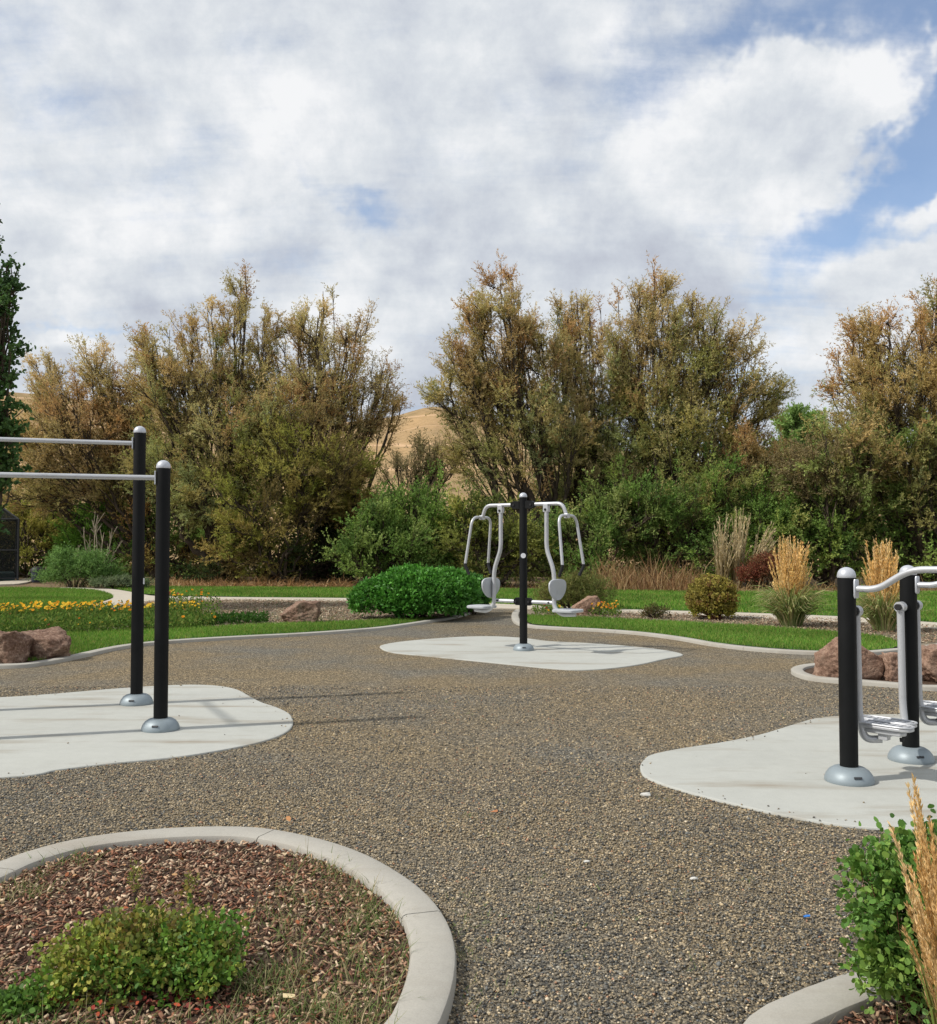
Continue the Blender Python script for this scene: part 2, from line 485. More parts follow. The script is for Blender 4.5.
# kerb lines
k1 = smooth([(-9.5, 11.2), (-7.6, 11.35)] + gp([(0, 665), (40, 662), (80, 654.5), (110, 648), (140, 643.5), (180, 640), (240, 636.5), (300, 633.5), (345, 630.5), (380, 627.5), (410, 623.5), (432, 620), (450, 617), (466, 613), (474, 609)], .04), 8)
kerb('kerb', k1, .15, .05, M_KERB, 3.0)
k2 = smooth(gp([(519, 609.5), (515.5, 613), (515.5, 618), (520, 622.5), (532, 625.5), (560, 627.5), (600, 629.5), (640, 632.5), (680, 637.5), (715, 643.5), (760, 648.5), (810, 651.5), (860, 652), (895, 649.5), (937, 645), (985, 637)], .04), 8)
kerb('kerb', k2, .15, .05, M_KERB, 3.0)
# boulder planter
k3 = smooth(gp([(797, 669), (801, 673), (815, 677), (835, 679), (864, 681), (900, 684), (937, 686.5)], .04) + [(5.9, 9.9), (7.0, 10.5), (7.2, 11.8), (6.2, 12.5)] + gp([(890, 661), (850, 661), (820, 664), (804, 666)], .04), 8, True)
kerb('kerb', k3, .14, .05, M_KERB, 2.4, True)
flat('planter_bed', k3, .02, M_MULCH)
# foreground ring
ring_px = [(0, 868), (30, 855.5), (75, 843), (120, 836), (170, 831.5), (220, 830), (260, 832), (310, 842), (352, 857), (388, 878), (412, 899), (427, 922), (433, 947), (431, 972), (423, 998), (409, 1024)]
ring = smooth(gp(ring_px, .06) + [(-.36, 2.40), (-.70, 2.10), (-1.2, 2.02), (-1.7, 2.28), (-2.05, 2.8), (-2.2, 3.4), (-2.17, 3.88)], 8, True)
kerb('kerb', ring, .165, .06, M_KERB, 1.35, True)
flat('mulch_bed', ring, .022, M_MULCH)
# right foreground ring
k5 = smooth([(1.75, 3.15)] + gp([(868, 981), (845, 988), (815, 1000), (772, 1024)], .06) + [(.74, 2.55), (.66, 2.2), (.8, 1.7), (1.3, 1.35), (2.1, 1.4), (2.6, 2.0), (2.5, 2.8)], 8, True)
kerb('kerb', k5, .165, .06, M_KERB, 1.2, True)
flat('mulch_bed', k5, .022, M_MULCH)

# lawns
L2 = np.array([(-9.5, 11.3), (-7.6, 11.45)] + gp([(0, 664), (40, 661), (80, 653.5), (110, 647), (140, 642.5), (180, 639), (240, 635.5), (300, 632.5), (345, 629.5), (380, 626.5), (410, 622.5), (432, 619.5), (438, 617), (400, 619.5), (350, 621.5), (270, 624), (210, 627), (150, 629), (60, 632), (-60, 634)], .03) + [(-12, 14)])
L1 = smooth([G(-120, 592)[:2], G(-120, 626)[:2]] + gp([(0, 617), (50, 611), (85, 605), (106, 600), (113, 596.5), (105, 592.5), (85, 589.5), (50, 588.5), (0, 588)], .02), 5, True)
L3 = np.array(gp([(100, 586.5), (165, 587), (345, 588), (540, 589.5), (700, 592), (1020, 592), (1020, 627), (937, 622.5), (845, 616.5), (740, 612.5), (690, 611), (605, 609), (540, 606), (345, 598), (250, 597), (165, 595.5), (140, 593.5), (120, 590)], .02))
R2 = np.array(gp([(522, 620), (533, 624), (560, 626.5), (600, 628.5), (640, 631.5), (680, 636.5), (715, 642.5), (760, 647), (810, 650.5), (860, 651), (890, 648.5), (905, 644), (880, 636.5), (820, 631), (760, 626.5), (690, 622.5), (640, 620), (600, 618), (550, 616), (524, 615.5)], .03))
for p, z in ((L2, .03), (L1, .024), (L3, .024), (R2, .03)): flat('lawn', p, z, M_LAWN)
# mulch beds between lawn and path
flat('planting_bed', gp([(-60, 640), (150, 632), (210, 630), (350, 623), (438, 619), (470, 611), (470, 603.5), (345, 600.5), (200, 599.5), (165, 599.5), (130, 604), (118, 607), (80, 614), (-60, 628)], .0), .010, M_BED)
flat('planting_bed', gp([(520, 624), (600, 627), (700, 631), (880, 648), (920, 648), (1020, 640), (1020, 628), (937, 626), (845, 619), (740, 615), (605, 611), (516, 607)], .0), .010, M_BED)
flat('planting_bed', [(-9.4, 11.4), (-7.5, 11.5)] + gp([(0, 664), (40, 661.5), (70, 656), (82, 650), (70, 642), (30, 636), (-60, 634)], .03) + [(-11, 13)], .036, M_MULCH)
# paths
path_main = smooth(gp([(1020, 640), (937, 628.5), (845, 621.5), (740, 617), (690, 614.5), (605, 612), (540, 609), (470, 606.5), (400, 603.5), (345, 601), (250, 600), (200, 599.7), (165, 600), (130, 605), (118, 608), (80, 614.5), (40, 619.5), (-30, 626), (-120, 634)]
                  + [(-120, 624), (-30, 618), (40, 612.5), (85, 605.5), (106, 600.5), (113.5, 596.5), (105, 592), (85, 589), (60, 587.5), (84, 587.8), (112, 589), (132, 592), (148, 595), (165, 596), (250, 597.2), (345, 598), (400, 600), (470, 602.5), (540, 605.5), (605, 608.5), (690, 611), (740, 612.5), (845, 616.5), (937, 622.5), (1020, 627)], .03), 3, True)
pad('path', path_main, .032, M_PATH)
pad('path', smooth(gp([(-120, 586.5), (0, 584.3), (22, 583), (32, 580.5), (28, 578), (20, 579), (0, 581.3), (-120, 583)], .03), 3, True), .032, M_PATH)

# hills
def hills():
    na, nr = 220, 60
    V = np.zeros((nr, na, 3)); az = np.linspace(-1.5, 1.5, na)
    ys = np.interp(np.tan(np.clip(az, -.9, .9))*FP+468, [-900, -200, 10, 60, 200, 330, 390, 432, 470, 600, 760, 900, 1300, 2200],
                   [385, 392, 399, 400, 420, 430, 423, 411, 418, 446, 474, 486, 470, 460])
    for j in range(nr):
        r = 70+ (j/(nr-1))**1.5*430
        for i in range(na):
            top = (545-ys[i])/FP*380*math.cos(az[i])+1.5
            s = min(1, max(0, (r-75)/305)); s = s*s*(3-2*s)*.55+s*.45
            x, y = r*math.sin(az[i])/max(.25, 1), r*math.cos(az[i])
            h = top*s + (mn.noise(Vector((x*.012, y*.012, 1)))*8 + mn.noise(Vector((x*.04, y*.04, 5)))*2)*s*(1-.85*max(0, 1-abs(r-380)/90))
            if r > 380: h = top*(1-(r-380)/260)
            V[j, i] = (x, y, h-.05)
    idx = np.arange(na*nr).reshape(nr, na)
    F = np.stack([idx[:-1, :-1], idx[:-1, 1:], idx[1:, 1:], idx[1:, :-1]], -1).reshape(-1, 4)
    o = npmesh('hills', V, 4, M_HILL, F=F, smooth=True); tag(o, kind='structure')
hills()

# ================================================================== GRASS
def blades(name, P, z, Lr, Wr, cols, lean=.35, k=3, label=None, cat='grass', m=None, name_stuff=True):
    n = len(P); P3 = np.column_stack([P, np.full(n, z)])
    D = nrm(np.column_stack([RG.normal(size=(n, 2))*lean, np.ones(n)]))
    L = RG.uniform(*Lr, n); Wd = RG.uniform(*Wr, n)
    V = leafV(P3, D, L, Wd, k)
    ci = RG.integers(0, len(cols), n); C = np.array(cols)[ci]*RG.uniform(.75, 1.25, (n, 1))
    big = np.array([mn.noise(Vector((p[0]*.6, p[1]*.6, 3))) for p in P[::1]]) if n < 60000 else np.sin(P[:, 0]*1.3+np.sin(P[:, 1]*.9)*2)*.4
    C = C*(1+.35*big[:, None])*(1+np.array([.35, .1, .1])*(RG.random((n, 1)) < .08))
    o = npmesh(name, V, k, m or M_GRASSB, col=np.repeat(C, k, 0))
    tag(o, label, cat, kind='stuff'); return o
GC = [(.12, .27, .035), (.16, .32, .05), (.09, .21, .03), (.22, .34, .07), (.28, .32, .09)]
blades('grass', scatter(L2, 1900), .03, (.035, .07), (.008, .014), GC, .4, label='short green grass on the strip behind the left kerb')
blades('grass', scatter(R2, 1900), .03, (.035, .07), (.008, .014), GC, .4, label='short green grass on the strip behind the right kerb')
blades('grass', scatter(L1, 700), .024, (.04, .08), (.015, .025), GC, .4, label='short green grass on the round lawn left of the path')
blades('grass', scatter(L3, 420), .024, (.05, .09), (.018, .032), GC, .4, label='short green grass on the far strip beyond the path')

def shrinkp(poly, d):
    poly = np.array(poly)
    if signed(poly) < 0: poly = poly[::-1]
    t = nrm(np.roll(poly, -1, 0)-np.roll(poly, 1, 0)); nn = np.stack([-t[:, 1], t[:, 0]], 1)
    return poly+nn*d
# ================================================================== GRAVEL STONES
RINGS = [ring, k5]
def stones():
    out = []
    for y0, y1, dens, s0, s1 in ((2.2, 4.6, 9800, .0033, .0095), (4.6, 6.5, 6200, .0042, .0108), (6.5, 10., 1700, .005, .012)):
        poly = np.array([(-.54*y0-.6, y0), (.54*y0+.6, y0), (.54*y1+.6, y1), (-.54*y1-.6, y1)])
        P = scatter(poly, dens)
        for q in (padA, padB, padC):
            P = P[(~inpoly(P, q)) | ((~inpoly(P, shrinkp(q, .10))) & (RG.random(len(P)) < .018)) | (RG.random(len(P)) < .0004)]
        for rg in RINGS:
            c = rg.mean(0); P = P[~inpoly(P, c+(rg-c)*1.05)]
        S = RG.uniform(s0, s1, len(P)); out.append((P, S))
    P = np.concatenate([a for a, _ in out]); S = np.concatenate([b for _, b in out]); n = len(P); S *= np.where(RG.random(n) < .03, 1.6, 1)
    oct_ = np.array([(1, 0, 0), (-1, 0, 0), (0, 1, 0), (0, -1, 0), (0, 0, 1), (0, 0, -1)], float)
    fc = np.array([(0, 2, 4), (2, 1, 4), (1, 3, 4), (3, 0, 4), (2, 0, 5), (1, 2, 5), (3, 1, 5), (0, 3, 5)])
    V = oct_[None]*RG.uniform(.6, 1.15, (n, 6, 1))
    V[:, :, 2] *= .62
    A = rdir(n); B = nrm(np.cross(A, rdir(n))); Cx = np.cross(A, B)
    # tilt only moderately: blend with upright frame
    a = RG.uniform(0, 2*PI, n); X = np.stack([np.cos(a), np.sin(a), RG.normal(0, .35, n)], 1); X = nrm(X)
    Z = nrm(np.stack([RG.normal(0, .35, n), RG.normal(0, .35, n), np.ones(n)], 1)); Y = nrm(np.cross(Z, X)); X = np.cross(Y, Z)
    Wv = V[:, :, :1]*X[:, None]+V[:, :, 1:2]*Y[:, None]*RG.uniform(.6, 1, (n, 1, 1))+V[:, :, 2:3]*Z[:, None]
    Wv = Wv*S[:, None, None]
    zz = RG.uniform(-.001, .006, n)
    for q in (padA, padC): zz[inpoly(P, q)] = .017
    Wv += np.column_stack([P, zz])[:, None]
    F = (fc[None]+(np.arange(n)*6)[:, None, None]).reshape(-1, 3)
    pal = np.array([(.045, .047, .050), (.095, .095, .09), (.15, .138, .115), (.21, .185, .14), (.29, .245, .175), (.40, .33, .22), (.135, .148, .155), (.54, .48, .38), (.34, .20, .13)])
    patch = np.sin(P[:, 0]*1.7+1.3*np.sin(P[:, 1]*1.1))+.6*np.sin(P[:, 0]*4.1-P[:, 1]*3.3)-.7*(P[:, 1]-4.1)
    w_g = np.array([.21, .22, .18, .12, .08, .05, .11, .02, .01]); w_t = np.array([.08, .12, .20, .23, .19, .11, .03, .02, .02])
    u = RG.random(n); cg = np.searchsorted(np.cumsum(w_g/w_g.sum()), u); ct = np.searchsorted(np.cumsum(w_t/w_t.sum()), u)
    C = pal[np.where(patch+RG.normal(0, .8, n) > .5, cg, ct).clip(0, 8)]*RG.uniform(.85, 1.3, (n, 1))*np.array([1.06, 1.0, .90])
    o = npmesh('gravel_stones', Wv, 3, M_STONE, F=F, col=np.repeat(C, 6, 0))
    tag(o, 'loose grey and tan crushed stones covering the open ground between the concrete pads', 'gravel', kind='stuff')
    print('stones', n)
stones()

# ================================================================== MULCH, LITTER
def chips(name, poly, dens, z, label, pal, Lr=(.007, .036), tilt=.5):
    P = scatter(poly, dens); n = len(P)
    a = RG.uniform(0, 2*PI, n); X = nrm(np.stack([np.cos(a), np.sin(a), RG.normal(0, tilt, n)], 1))
    Z = nrm(np.stack([RG.normal(0, tilt, n), RG.normal(0, tilt, n), np.ones(n)], 1)); Y = nrm(np.cross(Z, X)); Z = np.cross(X, Y)
    L = RG.uniform(*Lr, n)[:, None, None]; w = RG.uniform(.002, .0065, n)[:, None, None]*min(4, Lr[1]/.036); t = RG.uniform(.001, .003, n)[:, None, None]
    q = np.array([(-1, -1, -1), (1, -1, -1), (1, 1, -1), (-1, 1, -1), (-1, -1, 1), (1, -1, 1), (1, 1, 1), (-1, 1, 1)], float)
    q = q[None]*RG.uniform(.7, 1.1, (n, 8, 1))
    V = q[:, :, :1]*X[:, None]*L*.5+q[:, :, 1:2]*Y[:, None]*w+q[:, :, 2:3]*Z[:, None]*t
    V += np.column_stack([P, z+RG.uniform(0, .018, n)])[:, None]
    fc = np.array([(3, 2, 1, 0), (4, 5, 6, 7), (0, 1, 5, 4), (1, 2, 6, 5), (2, 3, 7, 6), (3, 0, 4, 7)])
    F = (fc[None]+(np.arange(n)*8)[:, None, None]).reshape(-1, 4)
    C = np.array(pal)[RG.integers(0, len(pal), n)]*RG.uniform(.65, 1.3, (n, 1))
    o = npmesh(name, V, 4, M_CHIP, F=F, col=np.repeat(C, 8, 0)); tag(o, label, 'mulch', kind='stuff')
MP = [(.17, .08, .05), (.25, .125, .075), (.34, .20, .125), (.12, .06, .04), (.44, .29, .185), (.28, .12, .065), (.55, .42, .29), (.16, .10, .07), (.24, .18, .11)]
ring_in = shrinkp(ring, .085); k5_in = shrinkp(k5, .085)
chips('bark_mulch', ring_in, 3600, .022, 'brown bark chips filling the round bed at bottom left', MP)
chips('bark_mulch', k5_in, 3600, .022, 'brown bark chips in the bed at bottom right', MP)
for nm_, pl_ in (('bark chips and leaf debris over the bed between the left lawn and the path', gp([(150, 632), (210, 630), (350, 623), (438, 619), (470, 611), (470, 604), (345, 601), (200, 600), (165, 600), (130, 604)])),
                 ('bark chips and leaf debris over the bed between the right lawn and the path', gp([(520, 616), (600, 618), (700, 623), (820, 632), (880, 637), (905, 645), (1000, 642), (1000, 630), (937, 627), (845, 620), (740, 616), (605, 612)]))):
    chips('bark_mulch', pl_, 420, .02, nm_, [(.40, .30, .20), (.26, .18, .12), (.15, .10, .07), (.52, .42, .30), (.33, .20, .12), (.20, .20, .12)], (.02, .06), .5)
# weeds in the ring
def weeds(name, spots, per, Lr, Wr, cols, label, z=.02, lean=.6, spread=.04, k=4, cat='weeds', m=None, arc=0):
    n = len(spots)*per
    C0 = np.repeat(np.array(spots)[:, :2], per, 0)+RG.normal(0, spread, (n, 2)); hn_ = 1.0
    P = np.column_stack([C0, np.full(n, z)])
    D = nrm(np.column_stack([RG.normal(size=(n, 2))*lean, np.ones(n)]))
    L = RG.uniform(*Lr, n)
    if spread > .1: L = L*(.85+.9*np.array([mn.noise(Vector((p[0]*1.3, p[1]*.3, 7))) for p in C0]))
    # curved blade: 3-segment ribbon as two quads
    S = nrm(np.cross(D, UP)+RG.normal(0, .2, (n, 3))); w = RG.uniform(*Wr, n)[:, None]
    p1 = P+D*L[:, None]*.5; D2 = nrm(D*np.array([1.8, 1.8, .75])); p2 = p1+D2*L[:, None]*.5
    V = np.stack([P-S*w/2, P+S*w/2, p1+S*w*.4, p1-S*w*.4, p1-S*w*.4, p1+S*w*.4, p2+S*w*.05, p2-S*w*.05], 1)
    C = np.array(cols)[RG.integers(0, len(cols), n)]*RG.uniform(.7, 1.3, (n, 1))
    o = npmesh(name, V, 4, m or M_GRASSB, col=np.repeat(C, 8, 0)); tag(o, label, cat, kind='stuff'); return o
WC = [(.14, .22, .06), (.18, .25, .08), (.26, .28, .12), (.40, .35, .19), (.11, .18, .045), (.46, .38, .22)]
rp = scatter(ring_in, 330)
wgt = np.array([min(1, max(0, (p[0]+.95)/.5))*.9+.25*(p[0] < -1.75)+(.35 if p[1] < 3.25 else 0) for p in rp])*np.array([.35+.9*max(0, mn.noise(Vector((p[0]*3, p[1]*3, 0)))+.35) for p in rp])
rp = rp[RG.random(len(rp)) < wgt]
weeds('weed_grass', rp, 15, (.03, .13), (.0018, .0035), WC, 'thin green and straw grass weeds growing through the round mulch bed', z=.025, lean=.8, spread=.035)
weeds('weed_grass', scatter(k5_in, 50), 6, (.03, .12), (.0018, .0035), WC, 'thin grass weeds in the bottom right mulch bed', z=.025)

gs = np.array([G(x, y)[:2] for x, y in [(RG.normal(470, 18), RG.uniform(880, 1010)) for _ in range(26)]+[(RG.uniform(380, 760), RG.uniform(760, 1015)) for _ in range(30)]+[(RG.uniform(250, 900), RG.uniform(690, 790)) for _ in range(14)]])
gs = gs[~inpoly(gs, padA) & ~inpoly(gs, padC) & ~inpoly(gs, shrinkp(ring, -.09))]
weeds('weed_grass', gs, 7, (.012, .045), (.0015, .003), [(.14, .24, .06), (.20, .27, .09), (.34, .32, .16)], 'tiny green weeds sprouting here and there through the open gravel', z=.004, lean=1.0, spread=.03)
gs = np.array([G(x, y)[:2] for x, y in [(RG.uniform(120, 880), RG.uniform(760, 1020)) for _ in range(160)]]); gs = gs[~inpoly(gs, padA) & ~inpoly(gs, padC) & ~inpoly(gs, shrinkp(ring, -.09))]
weeds('straw_litter', gs, 1, (.03, .11), (.0015, .003), [(.55, .46, .32), (.42, .34, .22), (.62, .55, .42)], 'thin dry straw pieces lying on the open gravel', z=.012, lean=14, spread=.02, cat='straw')
def litter(name, spots, cols, size, label, z=.045, cat='leaf litter', stuff=True):
    n = len(spots); P = np.column_stack([np.array(spots)[:, :2], z+RG.uniform(0, .02, n)])
    D = nrm(np.column_stack([RG.normal(size=(n, 2)), RG.normal(0, .25, n)]))
    S = nrm(np.cross(UP, D)+RG.normal(0, .25, (n, 3))); Nn = np.cross(D, S)
    L = RG.uniform(*size, n)[:, None]; w = L*RG.uniform(.55, .85, (n, 1)); c = RG.uniform(.1, .45, (n, 1))
    V = np.stack([P, P+D*L*.3+S*w*.5+Nn*w*c, P+D*L*.72+S*w*.4+Nn*w*c*.8, P+D*L+Nn*w*.15, P+D*L*.72-S*w*.4+Nn*w*c, P+D*L*.3-S*w*.5+Nn*w*c*.7], 1)
    C = np.array(cols)[RG.integers(0, len(cols), n)]*RG.uniform(.75, 1.2, (n, 1))
    o = npmesh(name, V, 6, M_CHIP, col=np.repeat(C, 6, 0)); tag(o, label, cat, kind='stuff' if stuff else None); return o
sp = [G(x, y, .04)[:2] for x, y in [(25+RG.random()*210, 992+RG.normal()*7+12*RG.random()) for _ in range(120)]]
litter('leaf_litter', sp, [(.30, .035, .018), (.22, .03, .02), (.38, .07, .03), (.16, .04, .03)], (.014, .03), 'small red fallen leaves under the low bush in the round bed', .035)
litter('leaf_litter', scatter(ring_in, 34), [(.45, .30, .16), (.38, .22, .10), (.55, .42, .26), (.33, .10, .04)], (.012, .032), 'tan and orange dry leaves strewn over the round mulch bed', .042)
for (x, y, s, lab, col) in [(300, 977, .052, 'larger tan curled leaf, left one of a pair in the round bed', (.62, .42, .22)), (318, 976, .045, 'larger tan curled leaf, right one of a pair in the round bed', (.58, .38, .20)),
                       (290, 826, .04, 'orange leaf lying on the kerb at the top of the round bed', (.50, .24, .10)), (283, 1002, .05, 'pale cream leaf in the grass weeds near the bottom of the round bed', (.66, .52, .30)),
                       (492, 806, .05, 'single rust leaf lying alone on open gravel at centre', (.42, .17, .07))]:
    g = G(x, y, .05)[:2]
    o = litter('fallen_leaf', [g], [col], (s, s*1.01), lab, .018 if x > 480 else (.062 if y < 830 else .05), 'leaf', False)

# ================================================================== ROCKS
def rock(px, py, w, h, d, m, label, seed, planes=14, rot=0, z=.02, flat_top=None, group=None, Y=None):
    base = G(px, py, 0) if Y is None else np.array([(px-468.5)/FP*Y, Y, 0])
    rnd = np.random.default_rng(seed)
    bm = bmesh.new(); bmesh.ops.create_icosphere(bm, subdivisions=6, radius=1)
    V = np.array([v.co[:] for v in bm.verts]); D = nrm(V)
    pn = nrm(rnd.normal(size=(planes, 3))*np.array([1, 1, .7])); ph = rnd.uniform(.74, .98, planes)
    pn = np.vstack([pn, [(0, 0, 1), (0, 0, -1), (1, 0, 0), (-1, 0, 0), (0, -1, 0), (0, 1, 0)]]); ph = np.concatenate([ph, [.86, .9, .95, .95, .85, .95]])
    if flat_top is not None:
        pn = np.vstack([pn, nrm(np.array(flat_top, float))[None]]); ph = np.append(ph, .62)
    dt = D@pn.T; R = np.where(dt > .05, ph[None]/np.maximum(dt, .05), 9)
    k = 70.; r = -np.log(np.exp(-k*R).sum(1))/k
    P = D*r[:, None]
    disp = np.array([mn.fractal(Vector(p*2.2+seed), .8, 2.1, 6)*.10+mn.noise(Vector(p*9+seed))*.025 for p in P])
    P = P*(1+disp[:, None])
    P = P*np.array([w/2, d/2, h/1.5])
    ca, sa = math.cos(rot), math.sin(rot)
    P = np.stack([P[:, 0]*ca-P[:, 1]*sa, P[:, 0]*sa+P[:, 1]*ca, P[:, 2]], 1)
    P[:, 2] *= (h+.12)/(P[:, 2].max()-P[:, 2].min()); P[:, 2] += h-P[:, 2].max()
    for v, p in zip(bm.verts, P): v.co = p
    me = bpy.data.meshes.new('boulder'); bm.to_mesh(me); bm.free()
    me.polygons.foreach_set('use_smooth', [True]*len(me.polygons)); me.materials.append(m)
    o = bpy.data.objects.new('boulder', me); COL.objects.link(o); o.location = (base[0], base[1]+d*.35, z)
    tag(o, label, 'boulder', group); return o
rock(-4, 667, .62, .42, .6, M_ROCK_BRN, 'rounded brown boulder cut off by the left edge of the photo', 3, group='two brown boulders beside the left kerb')
rock(36, 662, .74, .40, .55, M_ROCK_BRN, 'long low brown boulder with pale flat top beside the left kerb', 8, flat_top=(.1, -.25, 1), group='two brown boulders beside the left kerb')
rock(297, 624.5, .82, .44, .6, M_ROCK_BRN, 'small red brown boulder alone in the bed left of the clipped hedge', 5, flat_top=(-.75, -.2, .75), z=.0)
rock(588, 616, .66, .42, .5, M_ROCK_RED, 'pointed pink boulder beside orange flowers behind the centre machine', 12, flat_top=(-.6, 0, .8), z=0)
G3 = 'red boulders in the planter behind the air walker'
rock(855, 682, .74, .48, .45, M_ROCK_RED, 'large upright reddish boulder at the left end of the planter, behind the nearest walker post', 21, flat_top=(.55, 0, .8), rot=-.1, group=G3)
rock(906, 683, .38, .30, .42, M_ROCK_RED, 'smaller reddish boulder squeezed in the middle of the planter row', 33, group=G3)
rock(956, 685, .72, .38, .5, M_ROCK_RED, 'layered reddish boulder at the right edge of the photo in the planter', 27, flat_top=(0, 0, 1), group=G3)

# ================================================================== VEGETATION
def pick(pal, n, jit=.2, w=None):
    pal = np.array(pal); i = RG.choice(len(pal), n, p=None if w is None else np.array(w)/np.sum(w))
    return pal[i]*RG.uniform(1-jit, 1+jit, (n, 1))
def px_lobes(lobes, Y, dy=.9, thick=.9):
    out = []
    for l in lobes:
        x, y, rx, ry = l[:4]; yy = Y+(l[4] if len(l) > 4 else RG.uniform(-dy, dy)*rx*Y/FP)
        c = at(x, y, yy); s = yy/FP
        out.append((c, np.array([rx*s, rx*s*thick, ry*s])))
    return out
def tree(kind, label, cat, base, lobes, trunk_r, pal_hi, pal_lo, zsplit, group=None, n_sec=9, n_ter=8, n_tw=8, n_leaf=14,
         leaf=(.115, .030), stems=3, bark=None, upw=.7, tw=(.25, .6), k=4, mat_l=None, grow=1.0):
    base = np.array(base, float); tb = TB(); root = empty(kind, base, label, cat, group)
    C = np.array([c for c, _ in lobes]); Rr = np.array([r for _, r in lobes])*grow; m = len(C)
    # main stems rise from the base, limbs leave them
    order = RG.permutation(m); stem_of = np.array([i % stems for i in range(m)])
    ang = np.arange(stems)*2*PI/stems+RG.random()*3
    P0 = base+np.stack([np.cos(ang), np.sin(ang), np.zeros(stems)], 1)[np.argsort(np.argsort(C[:, 0]))*stems//m]*trunk_r*.7
    hgt = (C[:, 2:3]-base[2])
    P1 = P0+np.column_stack([(C[:, :2]-P0[:, :2])*.20, hgt*.22])+RG.normal(0, .15, (m, 3))
    P2 = P0*.22+C*.78; P2[:, 2] = base[2]+hgt[:, 0]*RG.uniform(.45, .62, m); P2 += RG.normal(0, .25, (m, 3))
    P3 = C+nrm(C-base)*Rr[:, 2:3]*.5
    LM = bez(P0, P1, P2, P3, 16)
    LM[:, 1:-1] += RG.normal(0, .07, (m, 14, 3))
    rr = np.linspace(1, 0, 16)[None]**.8*trunk_r*RG.uniform(.28, .6, (m, 1))+.011
    tb.add(LM, rr, 7)
    # secondary
    ns = np.maximum(4, (n_sec*(Rr[:, 0]*Rr[:, 2])/np.mean(Rr[:, 0]*Rr[:, 2]))**1).astype(int); li = np.repeat(np.arange(m), ns); n = len(li)
    t0 = RG.uniform(.42, 1, (n, 1)); S, Sd = along(LM[li], t0); S = S[:, 0]; Sd = Sd[:, 0]
    d = rdir(n); d[:, 2] = d[:, 2]*.9+.1; E = C[li]+d*Rr[li]*(.25+.65*RG.random((n, 1))**.6+.35*RG.random((n, 1))**4)
    ln = np.linalg.norm(E-S, axis=1, keepdims=True)
    SB = bez(S, S+Sd*ln*.35, E-UP*ln*.3+RG.normal(0, .1, (n, 3)), E, 8)
    SB[:, 1:-1] += RG.normal(0, .03, (n, 6, 3))
    tb.add(SB, np.linspace(.036, .014, 8)[None]*RG.uniform(.7, 1.2, (n, 1)), 5)
    # tertiary
    out = nrm(E-(base+UP*.32*(C[:, 2].max()-base[2])))*.8+nrm(E-C[li])*.4
    t1 = RG.uniform(.35, 1, (n, n_ter)); T0, Td = along(SB, t1); T0 = T0.reshape(-1, 3); Td = Td.reshape(-1, 3)
    q = len(T0); sc_ = np.clip(Rr[li][:, 0], .6, 2.0).repeat(n_ter)[:, None]
    D = nrm(Td*.35+out.repeat(n_ter, 0)*1.0+UP*upw*.18+rdir(q)*.8); Lt = (RG.uniform(.3, .8, (q, 1))+.5*RG.random((q, 1))**5)*sc_*.85
    TBp = bez(T0, T0+D*Lt*.4, T0+D*Lt*.7+UP*Lt*.1*upw, T0+D*Lt+UP*Lt*.2*upw, 5)
    tb.add(TBp, np.broadcast_to(np.linspace(.016, .006, 5)[None], (q, 5)), 4)
    # twigs with leaves
    t2 = RG.uniform(.2, 1, (q, n_tw)); W0, Wd = along(TBp, t2); W0 = W0.reshape(-1, 3); Wd = Wd.reshape(-1, 3); z = len(W0)
    WD = nrm(Wd*1.0+UP*upw*.25+rdir(z)*.9); Lw = RG.uniform(*tw, (z, 1))
    t3 = RG.random((z, n_leaf, 1)); LP = (W0[:, None]+WD[:, None]*Lw[:, None]*t3).reshape(-1, 3)
    nL = len(LP); LD = nrm(np.repeat(WD, n_leaf, 0)*.8+rdir(nL)*.75)
    V = leafV(LP, LD, RG.uniform(.6, 1.3, nL)*leaf[0], RG.uniform(.7, 1.2, nL)*leaf[1], k)
    hz = (W0[:, 2]-base[2])/max(.1, (C[:, 2]+Rr[:, 2]).max()-base[2])
    # colour per secondary branch, jittered
    bc = RG.normal(0, .16, n).repeat(n_ter*n_tw)
    hi = np.clip((hz+bc-zsplit)/.25+.5+RG.normal(0, .2, z), 0, 1)[:, None]
    ch = pick(pal_hi, n, .15).repeat(n_ter*n_tw, 0); cl = pick(pal_lo, n, .15).repeat(n_ter*n_tw, 0)
    Cc = (ch*hi+cl*(1-hi)); Cc = Cc.repeat(n_leaf, 0)*RG.uniform(.65, 1.35, (nL, 1))
    tb.build('trunk', bark or M_BARK, root, base)
    npmesh('crown', V, k, mat_l or M_FOL, root, col=np.repeat(Cc, k, 0), origin=base)
    return root, nL
